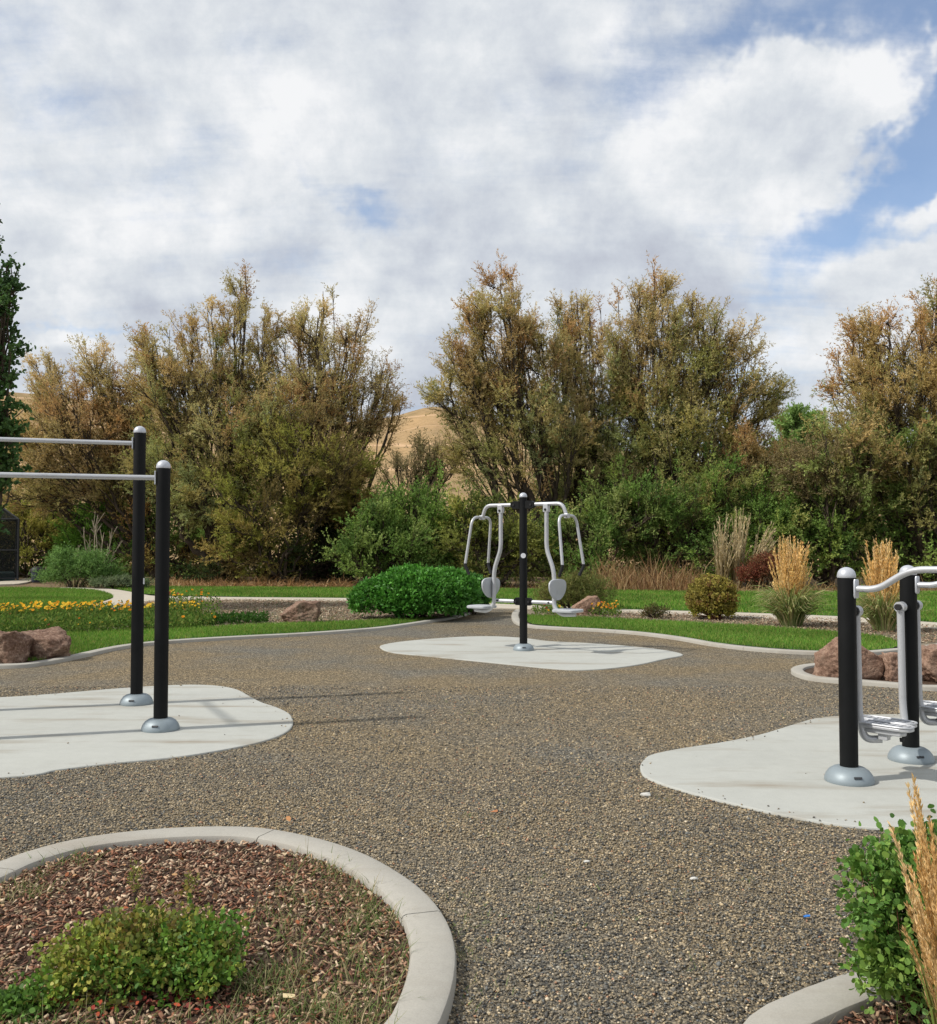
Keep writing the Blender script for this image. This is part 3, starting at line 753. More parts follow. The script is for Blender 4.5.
def shrub(kind, label, cat, base, lobes, pal, n_tuft, n_leaf=9, leaf=(.12, .05), group=None, tuft=.22, k=4, m=None, stem_m=None, n_stem=30, shell=.45, upw=.6, stem_r=.014, colw=None, part='foliage', rough=.12, jit=.35):
    base = np.array(base, float); root = empty(kind, base, label, cat, group)
    if group == TH: n_tuft = int(n_tuft*1.9); lobes = [(c, r_*1.08) for c, r_ in lobes]
    C = np.array([c for c, _ in lobes]); R = np.array([r for _, r in lobes])
    wv = (R[:, 0]*R[:, 2]); li = RG.choice(len(C), n_tuft, p=wv/wv.sum())
    d = rdir(n_tuft); d[:, 2] = np.where(d[:, 2] < -.5, -d[:, 2], d[:, 2])
    rad = (shell+(1-shell)*RG.random((n_tuft, 1))**.6)*(1+RG.normal(0, rough, (n_tuft, 1)))
    if group == TH or kind == 'low_shrub':
        q_ = C[li]+d*R[li]; fr_ = 2.2/R[:, 0].mean()
        nz = np.array([mn.noise(Vector(p*fr_))+.6*mn.noise(Vector(p*fr_*2.7)) for p in q_])[:, None]
        rad = (.35+.65*RG.random((n_tuft, 1))**.5)*(1.0+.62*nz)+RG.random((n_tuft, 1))**7*.55
        keep_up = RG.random((n_tuft, 1)) < .16; d = nrm(d+UP*keep_up*.5)
    T = C[li]+d*R[li]*rad
    T[:, 2] = np.maximum(T[:, 2], base[2]+.03*R[0, 2]+RG.random(n_tuft)*.1*R[0, 2])
    TD = nrm(d*R[li].min(1, keepdims=True)+UP*upw*R[li].min(1, keepdims=True)+rdir(n_tuft)*.5*R[li].min(1, keepdims=True))
    t = RG.random((n_tuft, n_leaf, 1))
    LP = (T[:, None]+TD[:, None]*tuft*(t-.5)+RG.normal(0, tuft*.22, (n_tuft, n_leaf, 3))).reshape(-1, 3)
    LP[:, 2] = np.maximum(LP[:, 2], base[2]+.005)
    nL = len(LP); LD = nrm(np.repeat(TD, n_leaf, 0)*.8+rdir(nL)*.9)
    V = leafV(LP, LD, RG.uniform(.6, 1.25, nL)*leaf[0], RG.uniform(.7, 1.2, nL)*leaf[1], k)
    lc = pick(pal, len(C), .12, colw)[li]; tc = pick(pal, n_tuft, .22, colw)
    big_ = np.array([mn.noise(Vector(p*1.1+Vector((3, 0, 0)))) if 0 else mn.noise(Vector(p*1.1)) for p in T])[:, None] if group == TH else 0
    Cc = ((lc*.4+tc*.6)*(1+.5*big_)).repeat(n_leaf, 0)*RG.uniform(1-jit, 1+jit, (nL, 1))
    tb = TB(); si = RG.choice(n_tuft, min(n_stem, n_tuft), replace=False)
    E = T[si]; S = np.column_stack([base[0]+(E[:, 0]-base[0])*.25, base[1]+(E[:, 1]-base[1])*.25, np.full(len(E), base[2])])
    ln = np.linalg.norm(E-S, axis=1, keepdims=True)
    SB = bez(S, S+UP*ln*.4, E-UP*ln*.3, E, 6); tb.add(SB, np.linspace(stem_r, stem_r*.35, 6)[None]*np.ones((len(E), 1)), 4)
    tb.build('stem', stem_m or M_BARK, root, base)
    npmesh(part, V, k, m or M_FOL, root, col=np.repeat(Cc, k, 0), origin=base)
    return root

TH = 'thicket shrubs behind the far lawn'
RUST = [(.56, .41, .20), (.62, .48, .25), (.53, .34, .17), (.58, .48, .24), (.50, .43, .20)]
OLIVE = [(.36, .36, .13), (.42, .39, .155), (.31, .33, .12), (.46, .39, .155), (.38, .42, .19)]
MIX = [(.46, .35, .15), (.39, .34, .13), (.52, .37, .16), (.37, .33, .13)]
WG = 'tall autumn willows behind the lawn'
def willow(label, bpx, Y, lobes, r, **kw):
    b = G(bpx, 545+FP*1.5/Y, 0); b[1] = Y
    b[0] = (bpx-468.5)/FP*Y
    root, n = tree('willow_tree', label, 'tree', b, px_lobes(lobes, Y), r, kw.pop('hi', RUST), kw.pop('lo', OLIVE), kw.pop('zs', .62), WG, grow=np.array([1.26, 1.15, .90]), **{**kw, 'n_sec': int(kw.get('n_sec', 10)*1.3)})
    print(label, n)
willow('leftmost willow, leaning left over the bright green shrub, thin rusty crown', 165, 41,
       [(50, 372, 16, 20), (62, 395, 20, 22), (98, 368, 24, 18), (118, 392, 24, 26), (82, 420, 34, 26), (38, 432, 24, 22), (118, 435, 30, 28), (30, 462, 30, 20), (70, 470, 34, 20), (105, 475, 30, 22), (45, 500, 34, 16), (140, 410, 22, 30)],
       .32, zs=.45, hi=RUST, lo=MIX, n_sec=10)
willow('tallest left willow with a spire top, olive and tan', 228, 38,
       [(240, 288, 11, 22), (236, 320, 20, 22), (212, 330, 17, 22), (262, 345, 20, 30), (185, 345, 24, 28), (158, 350, 20, 30), (165, 390, 30, 30), (205, 385, 36, 34), (245, 390, 34, 36), (180, 430, 36, 30), (225, 440, 40, 32), (270, 420, 32, 34), (160, 470, 30, 30), (205, 490, 34, 30)],
       .34, zs=.58, n_sec=10)
willow('rusty willow between the tall left willow and the dry hill', 322, 39,
       [(323, 300, 12, 20), (318, 328, 22, 22), (300, 352, 22, 28), (345, 345, 24, 26), (380, 378, 18, 18), (362, 398, 24, 24), (325, 385, 32, 32), (392, 400, 12, 12), (300, 410, 30, 30), (335, 425, 30, 26), (285, 445, 28, 28)],
       .32, zs=.40, n_sec=9, hi=RUST, n_leaf=11, lo=MIX)
willow('left one of the central willows, broad round rusty head right of the hill gap', 560, 38,
       [(502, 292, 22, 20), (478, 318, 24, 24), (512, 330, 28, 26), (462, 358, 26, 26), (500, 372, 36, 32), (545, 350, 26, 34), (448, 392, 20, 20), (480, 410, 32, 26), (530, 408, 36, 32), (515, 448, 36, 22), (570, 440, 26, 26), (470, 440, 20, 16)],
       .36, zs=.55, n_sec=10, stems=4)
willow('middle one of the central willows with two narrow rusty tops', 592, 40,
       [(577, 302, 16, 20), (590, 325, 20, 22), (562, 330, 18, 24), (575, 365, 30, 32), (608, 372, 26, 30), (590, 410, 34, 32), (620, 440, 30, 30), (580, 455, 30, 26), (600, 480, 30, 24), (570, 495, 34, 22)],
       .34, zs=.6, n_sec=10, stems=3)
willow('right one of the central willows, tallest and darkest, trailing to the right', 660, 38,
       [(655, 288, 18, 16), (640, 310, 26, 22), (668, 325, 24, 26), (640, 350, 34, 32), (700, 318, 20, 20), (712, 345, 28, 30), (690, 375, 36, 34), (742, 372, 28, 26), (768, 392, 20, 18), (745, 410, 30, 24), (645, 400, 34, 32), (700, 425, 38, 32), (650, 450, 36, 30), (690, 475, 38, 30), (735, 460, 32, 28), (640, 490, 38, 26), (700, 500, 40, 24)],
       .38, zs=.62, n_sec=11, stems=4, lo=[(.33, .34, .12), (.37, .37, .13), (.32, .36, .14), (.45, .39, .14)])
willow('willow at the right edge of the photo, golden brown crown', 925, 34,
       [(937, 292, 10, 26), (960, 320, 30, 40), (888, 330, 28, 20), (862, 345, 22, 26), (915, 345, 30, 26), (855, 385, 26, 28), (895, 385, 34, 30), (945, 390, 40, 36), (870, 418, 34, 22), (920, 425, 40, 26), (990, 400, 40, 50), (860, 440, 34, 20), (905, 455, 40, 22), (950, 450, 36, 26)],
       .36, zs=.5, n_sec=10, hi=[(.58, .43, .20), (.54, .41, .18), (.56, .35, .16)], lo=OLIVE)
# poplar at the left edge
b = np.array([(-75-468.5)/FP*21, 21, 0])
tree('poplar_tree', 'dark green broad-leaved tree reaching in at the left edge of the photo', 'tree', b,
     px_lobes([(-50, 225, 30, 22), (-30, 220, 24, 18), (-2, 234, 12, 12), (-12, 262, 22, 14), (8, 268, 10, 9), (8, 296, 11, 10), (-20, 300, 34, 22), (2, 332, 15, 11), (-25, 350, 40, 30), (-6, 365, 12, 12), (-20, 400, 34, 20), (6, 412, 13, 11), (-30, 440, 40, 24), (8, 440, 15, 10), (-10, 470, 26, 12), (-85, 240, 40, 40), (-90, 300, 60, 60), (-80, 400, 60, 60)], 21),
     .28, [(.08, .16, .05), (.10, .20, .06), (.06, .12, .04)], [(.08, .16, .05), (.11, .20, .06)], .5, n_sec=12, n_ter=6, n_tw=5, n_leaf=7, leaf=(.085, .07), stems=2, k=6, mat_l=M_GLOSSY, tw=(.12, .3))
# small green tree far right of centre
b = G(800, 560); b = np.array([(802-468.5)/FP*60, 60, 0])
tree('green_tree', 'small fresh green tree top in the gap left of the right willow', 'tree', b,
     px_lobes([(802, 412, 10, 12), (796, 430, 18, 14), (815, 432, 14, 14), (788, 448, 18, 12), (808, 455, 26, 18)], 60), .2,
     [(.30, .44, .15), (.25, .38, .12)], [(.22, .34, .11), (.28, .40, .14)], .5, n_sec=14, leaf=(.2, .09), n_leaf=9)

# thickets : big shrubs, each its own thing
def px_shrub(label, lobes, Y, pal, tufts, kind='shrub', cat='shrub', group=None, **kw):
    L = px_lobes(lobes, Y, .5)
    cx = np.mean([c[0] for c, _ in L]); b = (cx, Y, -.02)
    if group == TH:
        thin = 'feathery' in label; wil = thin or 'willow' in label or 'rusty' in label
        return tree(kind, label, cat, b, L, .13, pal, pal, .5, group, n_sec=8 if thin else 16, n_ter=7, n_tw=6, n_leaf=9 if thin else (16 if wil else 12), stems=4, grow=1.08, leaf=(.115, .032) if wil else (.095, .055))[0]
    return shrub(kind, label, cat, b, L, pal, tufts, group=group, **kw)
DG = [(.15, .25, .06), (.19, .30, .075), (.24, .33, .09), (.12, .20, .055)]
MG = [(.26, .38, .09), (.34, .43, .11), (.21, .33, .08), (.42, .44, .15)]
OG = [(.34, .34, .085), (.42, .39, .11), (.28, .31, .075), (.46, .37, .13)]
GG = [(.30, .38, .12), (.40, .46, .17), (.23, .32, .09), (.46, .43, .17)]
BR = [(.42, .27, .11), (.50, .32, .13), (.35, .26, .10), (.43, .36, .13)]
TH = 'thicket shrubs behind the far lawn'
kws = dict(group=TH, kind='thicket_shrub')
px_shrub('olive green thicket shrub right beside the net enclosure', [(40, 545, 26, 32), (25, 520, 18, 24), (62, 530, 18, 30), (-10, 540, 30, 40)], 44, OG, 1500, **kws)
px_shrub('bright green shrub under the leaning willow trunk', [(100, 520, 24, 20), (82, 545, 22, 26), (118, 545, 22, 26), (70, 562, 18, 18)], 41.5, [(.16, .34, .05), (.21, .38, .07), (.12, .27, .04)], 1500, **kws)
px_shrub('brown scrub behind the pull-up posts', [(150, 530, 26, 40), (190, 525, 26, 40), (170, 560, 36, 20), (210, 550, 24, 28)], 41, BR+DG, 1900, **kws)
px_shrub('large yellow olive willow bush left of centre', [(255, 470, 40, 30), (300, 455, 40, 34), (340, 465, 34, 34), (255, 510, 36, 34), (300, 505, 34, 34), (270, 550, 34, 30), (240, 540, 26, 30)], 36.5, OG+[(.27, .21, .09)], 3600, n_leaf=11, leaf=(.14, .04), **kws)
px_shrub('rust brown willow bush next to the hill gap', [(350, 478, 26, 30), (342, 505, 24, 30), (368, 518, 22, 24)], 37.5, BR+OG, 1500, leaf=(.14, .04), **kws)
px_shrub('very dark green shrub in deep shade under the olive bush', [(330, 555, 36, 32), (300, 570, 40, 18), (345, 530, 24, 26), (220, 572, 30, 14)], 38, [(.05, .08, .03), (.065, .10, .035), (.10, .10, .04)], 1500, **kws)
px_shrub('dark green rounded shrub behind the clipped hedge', [(415, 508, 28, 24), (442, 526, 24, 22), (395, 535, 30, 30), (430, 550, 36, 30), (380, 560, 30, 26)], 35, DG+MG[:1], 2400, **kws)
px_shrub('grey green shrub above the left end of the hedge', [(378, 530, 26, 22), (400, 555, 30, 26), (360, 560, 22, 22)], 33.5, DG+GG[:1], 1100, **kws)
px_shrub('pale tan feathery bush standing in the hill gap', [(415, 462, 24, 20), (440, 470, 20, 18), (400, 475, 18, 16), (428, 447, 14, 14)], 40, [(.58, .48, .28), (.50, .42, .23), (.42, .38, .20)], 700, leaf=(.13, .035), shell=.1, **kws)
px_shrub('yellow green shrub right behind the centre machine', [(470, 530, 26, 30), (500, 535, 26, 30), (485, 565, 34, 20), (520, 560, 26, 26)], 34, [(.36, .38, .10), (.29, .32, .09), (.42, .41, .13), (.16, .20, .06)], 2000, **kws)
px_shrub('grey green bush right of the machine handles', [(565, 540, 28, 30), (600, 530, 28, 34), (590, 565, 34, 20), (640, 510, 28, 30)], 35, GG+DG, 2200, **kws)
px_shrub('dark olive bush below the right central willow', [(650, 530, 34, 30), (690, 520, 34, 34), (720, 500, 32, 34), (670, 560, 40, 22), (620, 500, 30, 26)], 36, DG+MG+[(.13, .11, .05)], 2800, **kws)
px_shrub('rusty bush tucked at the right foot of the central willows', [(755, 465, 26, 26), (735, 450, 22, 22), (775, 480, 20, 22)], 37, RUST+OG[:2], 1300, leaf=(.14, .045), **kws)
px_shrub('mid green bush behind the pale dry stalks', [(750, 515, 30, 30), (725, 545, 34, 30), (765, 545, 30, 34), (790, 520, 28, 34)], 35, DG+MG, 2200, **kws)
px_shrub('tall light tan willow bush under the gap of sky', [(825, 460, 30, 26), (860, 455, 30, 24), (800, 480, 26, 26), (845, 490, 34, 24)], 33.8, GG+[(.28, .22, .11), (.30, .24, .13)]*2, 2400, leaf=(.14, .045), **kws)
px_shrub('light olive willow bush at the right edge', [(900, 470, 30, 28), (940, 460, 34, 34), (925, 500, 34, 26), (985, 480, 40, 50)], 33.2, GG+[(.26, .21, .10)], 2200, leaf=(.14, .045), **kws)
px_shrub('dense green shrub left behind the walker posts', [(820, 520, 34, 30), (800, 550, 34, 34), (845, 555, 34, 34), (840, 525, 26, 28)], 34.5, MG+DG, 2600, **kws)
px_shrub('dense green shrub right behind the walker posts', [(890, 520, 36, 30), (935, 530, 36, 36), (900, 560, 36, 30), (985, 540, 40, 46), (945, 565, 36, 24)], 34, MG+DG+[(.20, .19, .09)], 3000, **kws)

def undergrowth():
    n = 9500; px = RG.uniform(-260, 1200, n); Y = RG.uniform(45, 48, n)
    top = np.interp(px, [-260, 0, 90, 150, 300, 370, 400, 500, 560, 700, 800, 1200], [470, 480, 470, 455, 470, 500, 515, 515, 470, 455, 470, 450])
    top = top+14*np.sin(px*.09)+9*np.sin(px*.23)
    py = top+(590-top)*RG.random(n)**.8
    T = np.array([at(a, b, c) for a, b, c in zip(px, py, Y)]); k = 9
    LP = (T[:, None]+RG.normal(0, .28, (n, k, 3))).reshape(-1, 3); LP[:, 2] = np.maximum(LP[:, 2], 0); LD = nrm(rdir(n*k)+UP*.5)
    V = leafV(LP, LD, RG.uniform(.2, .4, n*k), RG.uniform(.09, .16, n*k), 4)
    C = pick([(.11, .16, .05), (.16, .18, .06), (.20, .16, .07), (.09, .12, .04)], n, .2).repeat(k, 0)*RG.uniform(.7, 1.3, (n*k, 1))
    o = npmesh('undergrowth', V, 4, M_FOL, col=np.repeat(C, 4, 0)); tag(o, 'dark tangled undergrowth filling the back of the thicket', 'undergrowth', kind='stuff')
undergrowth()

# clipped hedge
shrub('hedge', 'dense bright green rounded hedge left of the centre machine', 'hedge', G(405, 620),
      [(G(380, 621)*[1, 1, 0]+[0, .45, .38], np.array([.62, .6, .42])), (G(412, 622)*[1, 1, 0]+[0, .5, .48], np.array([.78, .7, .55])), (G(446, 620)*[1, 1, 0]+[0, .55, .46], np.array([.66, .65, .52])), (G(428, 622)*[1, 1, 0]+[0, .4, .4], np.array([.8, .6, .5]))],
      [(.085, .26, .035), (.11, .31, .045), (.065, .20, .03), (.15, .36, .06)], 5200, 9, (.075, .038), tuft=.10, k=6, m=M_GLOSSY, shell=.8, rough=.025, n_stem=60)
shrub('hedge', 'smaller darker green hedge clump tucked behind the right end of the big hedge', 'hedge', G(474, 614),
      [(G(472, 615)*[1, 1, 0]+[0, .3, .38], np.array([.36, .4, .44])), (G(458, 616)*[1, 1, 0]+[0, .5, .42], np.array([.5, .5, .46]))],
      [(.06, .19, .03), (.075, .22, .035), (.05, .15, .025)], 1800, 9, (.07, .035), tuft=.10, k=6, m=M_GLOSSY, shell=.75, rough=.03)
# round yellowing shrub
shrub('round_shrub', 'round clipped shrub with yellow green and reddish leaves in the right bed', 'shrub', G(716, 621),
      [(G(716, 621)*[1, 1, 0]+[0, .3, .43], np.array([.49, .48, .42])), (G(716, 621)*[1, 1, 0]+[0, .3, .24], np.array([.43, .42, .26]))],
      [(.40, .38, .07), (.30, .32, .06), (.46, .42, .10), (.30, .18, .08), (.20, .23, .05), (.36, .38, .07)], 1700, 8, (.055, .035), tuft=.09, k=6, shell=.6, rough=.05, n_stem=60, stem_m=M_STEM, stem_r=.009)
shrub('low_shrub', 'low olive rounded shrub behind the pointed pink boulder', 'shrub', G(574, 611),
      [(G(562, 612)*[1, 1, 0]+[0, .4, .33], np.array([.52, .5, .36])), (G(588, 612)*[1, 1, 0]+[0, .5, .36], np.array([.50, .5, .38]))],
      [(.17, .20, .06), (.22, .23, .075), (.26, .21, .085), (.13, .16, .05)], 1900, 9, (.07, .016), tuft=.13, shell=.5, upw=1.3, rough=.05)
shrub('small_plant', 'small dark sprig between the low shrub and the round shrub', 'plant', G(655, 619),
      [(G(655, 619)*[1, 1, 0]+[0, 0, .12], np.array([.28, .2, .13]))], [(.09, .08, .04), (.12, .13, .05), (.16, .08, .05)], 130, 7, (.06, .02), tuft=.12, n_stem=14, shell=.3)
# low blue green and bright shrubs near the path fork
px_shrub('low feathery bright green shrub in front of the dark bin', [(70, 572, 22, 12), (92, 568, 20, 16), (62, 560, 12, 10), (105, 577, 18, 8), (52, 579, 16, 7)], 33, [(.20, .34, .11), (.25, .38, .14), (.15, .27, .08)], 1500, kind='low_shrub', leaf=(.10, .03), tuft=.2)
px_shrub('small grey green plant beside the path fork', [(120, 583, 14, 5), (140, 584, 12, 4), (100, 584, 10, 4)], 32, [(.14, .19, .10), (.18, .22, .13)], 500, kind='low_shrub', leaf=(.09, .03), tuft=.12)
px_shrub('dark red bush between the pale stalks and the tall reed clumps', [(768, 568, 18, 14), (752, 576, 14, 10), (780, 577, 9, 9)], 32.5, [(.24, .075, .05), (.28, .12, .07), (.17, .06, .04), (.20, .14, .07)], 700, kind='red_shrub', leaf=(.09, .04), tuft=.2)

# bare pale shrub
def bare():
    b = G(96, 586); b = np.array([(97-468.5)/FP*33.5, 33.5, 0]); root = empty('bare_shrub', b, 'leafless pale branching shrub in front of the bright green shrub', 'shrub')
    tb = TB(); n = 9; E = np.array([at(x, y, 33.5+RG.uniform(-.4, .4)) for x, y in [(92, 520), (104, 532), (112, 528), (86, 540), (120, 545), (76, 548), (98, 515), (110, 550), (84, 527)]])
    P = bez(np.repeat(b[None], n, 0)+RG.normal(0, .04, (n, 3))*[1, 1, 0], b+(E-b)*.3+RG.normal(0, .1, (n, 3)), b+(E-b)*.7+RG.normal(0, .15, (n, 3)), E, 8)
    tb.add(P, np.linspace(.035, .012, 8)[None]*np.ones((n, 1)), 5)
    q = 8; S, Dd = along(P, RG.uniform(.3, .95, (n, q))); S = S.reshape(-1, 3); Dd = Dd.reshape(-1, 3)
    E2 = S+nrm(Dd+rdir(len(S))*.8+UP*.3)*RG.uniform(.2, .6, (len(S), 1)); P2 = bez(S, S*.7+E2*.3, S*.3+E2*.7+UP*.05, E2, 4)
    tb.add(P2, np.linspace(.012, .007, 4)[None]*np.ones((len(S), 1)), 4); tb.build('branch', M_PALE, root, b)
bare()

# reed clumps : blades, stalks and plumes
def reed(label, base, h, wid, n_bl, n_st, gcol, pcol, group=None, lean=(0, 0), pl=.36, plw=.02, hb=.55, sr=.0025, per=60, kind='feather_reed_grass', lf=.03, arc=.5, cat='ornamental grass'):
    base = np.array(base, float); root = empty(kind, base, label, cat, group)
    if n_bl:
        a = RG.uniform(0, 2*PI, n_bl); r0 = wid*.22*RG.random(n_bl)**.5
        P = base+np.column_stack([np.cos(a)*r0, np.sin(a)*r0, np.zeros(n_bl)])
        L = h*hb*RG.uniform(.5, 1.15, n_bl); o = np.column_stack([np.cos(a), np.sin(a), np.zeros(n_bl)])
        sp1 = RG.uniform(.1, 1, (n_bl, 1))*wid*.5*arc*2
        E = P+o*sp1+UP*L[:, None]*RG.uniform(.55, 1, (n_bl, 1)); B = bez(P, P+UP*L[:, None]*.5+o*sp1*.1, P+UP*L[:, None]*.95+o*sp1*.5, E, 6)
        S = np.cross(o, UP)+RG.normal(0, .4, (n_bl, 3)); S = nrm(S)[:, None]; wdt = (np.array([1, 1, .9, .7, .45, .1])*plw*.35)[None, :, None]*RG.uniform(.7, 1.2, (n_bl, 1, 1))
        A1 = B-S*wdt; A2 = B+S*wdt
        V = np.stack([A1[:, :-1], A2[:, :-1], A2[:, 1:], A1[:, 1:]], 2).reshape(-1, 3)
        C = pick(gcol, n_bl, .25).repeat(5*4, 0)
        npmesh('blade_tuft', V, 4, M_GRASSB, root, col=C, origin=base)
    a = RG.uniform(0, 2*PI, n_st); r0 = wid*.20*RG.random(n_st)**.5
    P = base+np.column_stack([np.cos(a)*r0, np.sin(a)*r0, np.zeros(n_st)]); Lh = h*(1-.34*RG.random(n_st)**1.6)[:, None]
    spl = RG.uniform(.0, .50, (n_st, 1)); Lh = Lh*(1-.38*(spl/.5)**1.6)
    o = np.column_stack([np.cos(a), np.sin(a), np.zeros(n_st)])*wid*.5*spl+np.array([lean[0], lean[1], 0])*RG.uniform(.6, 1.3, (n_st, 1))+RG.normal(0, (.045 if h > 1 else .022)*h, (n_st, 3))*[1, 1, 0]
    E = P+o+UP*Lh; B = bez(P, P+UP*Lh*.4+o*.15, P+UP*Lh*.75+o*.55, E, 9)
    tb = TB(); tb.add(B, np.linspace(sr, sr*.5, 9)[None]*np.ones((n_st, 1)), 4)
    if cat == 'dry grass':
        V0 = np.concatenate(tb.V); F0 = np.concatenate(tb.F)
    else: npmesh('stalk', np.concatenate(tb.V), 4, M_GRASSB, root, F=np.concatenate(tb.F), col=np.array(pcol[0])*.8, origin=base)
    t = 1-pl*RG.random((n_st, per)); Q, Dq = along(B, t); env = np.sin(np.clip((1-t)/pl, .02, 1)*PI*.93+.1)[..., None]
    Q = Q+rdir(n_st*per).reshape(n_st, per, 3)*plw*.35*env; Q = Q.reshape(-1, 3); Dq = Dq.reshape(-1, 3)
    LD = nrm(Dq*1.2+rdir(len(Q))*.55); V = leafV(Q, LD, RG.uniform(.6, 1.2, len(Q))*lf, lf*.22, 4)
    C = pick(pcol, n_st, .18).repeat(per, 0)*RG.uniform(.7, 1.3, (len(Q), 1))
    if cat == 'dry grass':
        Vp = V.reshape(-1, 3); Fp = np.arange(len(Vp)).reshape(-1, 4)+len(V0)
        npmesh('seed_stalks', np.concatenate([V0, Vp]), 4, M_GRASSB, root, F=np.concatenate([F0, Fp]), col=np.concatenate([np.tile(np.array(pcol[0])*.8, (len(V0), 1)), np.repeat(C, 4, 0)]), origin=base)
        return root
    npmesh('plume', V, 4, M_GRASSB, root, col=np.repeat(C, 4, 0), origin=base)
    return root
RC = [(.90, .62, .27), (.92, .70, .35), (.82, .54, .23), (.88, .66, .37)]
RGc = [(.26, .34, .12), (.34, .40, .16), (.48, .44, .22), (.20, .28, .09), (.55, .46, .26)]
GR = 'feather reed grass clumps in the right bed'
reed('tall golden feather reed grass clump between the round shrub and the walker', G(791, 627), 1.68, .80, 1200, 150, RGc, RC, GR, plw=.035, per=80, lf=.06, pl=.68, sr=.006, arc=.85, hb=.46)
reed('tall golden feather reed grass clump directly behind the walker posts', G(884, 632), 1.62, .72, 1100, 140, RGc, RC, GR, plw=.035, per=80, lf=.06, pl=.68, sr=.006, arc=.85, hb=.46)
for i, (x, lab, hh) in enumerate([(722, 'leftmost pale dry grass clump behind the round shrub', 2.6), (737, 'tallest pale dry grass clump, in the middle of three', 2.9), (752, 'right pale dry grass clump, leaning right beside the red bush', 2.3)]):
    reed(lab, np.array([(x-468.5)/FP*33, 33, 0]), hh, .9, 60, 40, [(.35, .27, .14), (.28, .22, .10)], [(.74, .61, .38), (.80, .68, .44), (.62, .50, .30)], 'pale dry grass stalks at the edge of the thicket', lean=(.1 if i < 2 else .6, 0), plw=.06, per=14, lf=.14, pl=.7, sr=.014, kind='dry_grass_clump', cat='dry grass')
def strip_px(x0, x1, y0, y1, n, Lr, Wr, cols, label, cat='dry grass', lean=.25, name='dry_reeds'):
    P = np.array([G(RG.uniform(x0, x1), RG.uniform(y0, y1))[:2] for _ in range(n)])
    return weeds(name, P, 1, Lr, Wr, cols, label, z=-.03, lean=lean, spread=.15, cat=cat)
strip_px(596, 700, 586, 592, 1100, (.3, 1.5), (.018, .04), [(.28, .16, .08), (.36, .24, .12), (.20, .11, .06), (.44, .31, .17)], 'brown dry reeds standing at the edge of the thicket', lean=.3)
strip_px(560, 1000, 588, 592, 1100, (.15, .6), (.02, .04), [(.30, .20, .10), (.38, .27, .14), (.22, .15, .07)], 'straw coloured dry grass along the far edge of the lawn', lean=.6)
strip_px(165, 350, 580, 587, 3600, (.2, .6), (.02, .05), [(.34, .20, .10), (.42, .26, .13), (.25, .14, .07), (.45, .32, .18), (.20, .12, .06)], 'flattened orange brown dry grass at the foot of the thicket', lean=1.6)
strip_px(60, 170, 582, 587, 700, (.15, .45), (.02, .04), [(.25, .22, .12), (.16, .18, .08), (.33, .26, .15)], 'mixed dry and green weeds beside the path fork', lean=1.0)
strip_px(360, 600, 586, 589, 900, (.1, .5), (.02, .04), [(.17, .10, .05), (.10, .07, .04), (.22, .15, .08)], 'dark leaf litter and dry stems behind the hedge', lean=1.1)

# flower beds
def flowers(name, poly, dens, hgt, gcols, fcols, nf, label, fs=.024):
    P = scatter(poly, dens); n = len(P); z = RG.random(n)*hgt*np.clip(.6+.5*np.sin(P[:, 0]*4)*.5+.4, .5, 1.1)
    Q = np.column_stack([P, .02+z]); D = nrm(rdir(n)+UP*.6)
    V1 = leafV(Q, D, RG.uniform(.05, .10, n), RG.uniform(.02, .035, n), 4); C1 = pick(gcols, n, .3)
    P2 = scatter(poly, nf); m = len(P2); Q2 = np.column_stack([P2, hgt*RG.uniform(.85, 1.35, m)])
    a = np.arange(5)*2*PI/5
    cen = Q2[:, None]; tilt = nrm(UP*1.0+np.array([0, -.7, 0])+RG.normal(0, .35, (m, 3))); X = nrm(np.cross(tilt, rdir(m))); Yv = np.cross(tilt, X)
    s = RG.uniform(.6, 1.2, (m, 1, 1))*fs
    pts = cen+s*(np.cos(a)[None, :, None]*X[:, None]+np.sin(a)[None, :, None]*Yv[:, None])
    # petals as triangles fan (5 quads: centre, i, tip, i+1)
    nx = np.roll(pts, -1, 1); tip = cen+((pts+nx)/2-cen)*1.5; ct = np.broadcast_to(cen-tilt[:, None]*s*.25, pts.shape)
    V2 = np.stack([ct, pts, tip, nx], 2).reshape(-1, 4, 3); C2 = pick(fcols, m, .2).repeat(5, 0)
    # flower stems
    st = np.stack([np.column_stack([P2-.004, np.full(m, .02)]), np.column_stack([P2+.004, np.full(m, .02)]), Q2+[.003, 0, 0], Q2-[.003, 0, 0]], 1)
    C3 = pick(gcols, m, .2)
    V = np.concatenate([V1, V2, st]); C = np.concatenate([C1, C2, C3])
    o = npmesh(name, V, 4, M_FOL, col=np.repeat(C, 4, 0)); tag(o, label, 'flower bed', kind='stuff')
FG = [(.10, .18, .035), (.14, .23, .045), (.075, .14, .03), (.20, .24, .06)]
FO = [(.75, .28, .02), (.80, .38, .03), (.65, .18, .02), (.78, .50, .06), (.30, .06, .04)]
flowers('flower_bed', gp([(-60, 640), (30, 637), (100, 634), (190, 631), (215, 628), (215, 622), (150, 619), (60, 620), (-60, 624)], .0), 1300, .20, FG, FO, 3, 'low green bedding plants topped with orange flowers behind the left boulders')
flowers('flower_bed', gp([(-60, 626), (60, 623), (150, 622), (200, 622), (200, 617), (60, 618), (-60, 622)], .0), 700, .27, FG, [(.85, .45, .03), (.88, .58, .06), (.80, .36, .03)], 60, 'band of orange and yellow flowers along the back of the bedding plants', .028)
flowers('flower_bed', gp([(165, 622), (215, 621), (222, 612), (170, 610)], .0), 260, .40, FG, FO, 8, 'taller orange flower clump seen right of the pull-up posts')
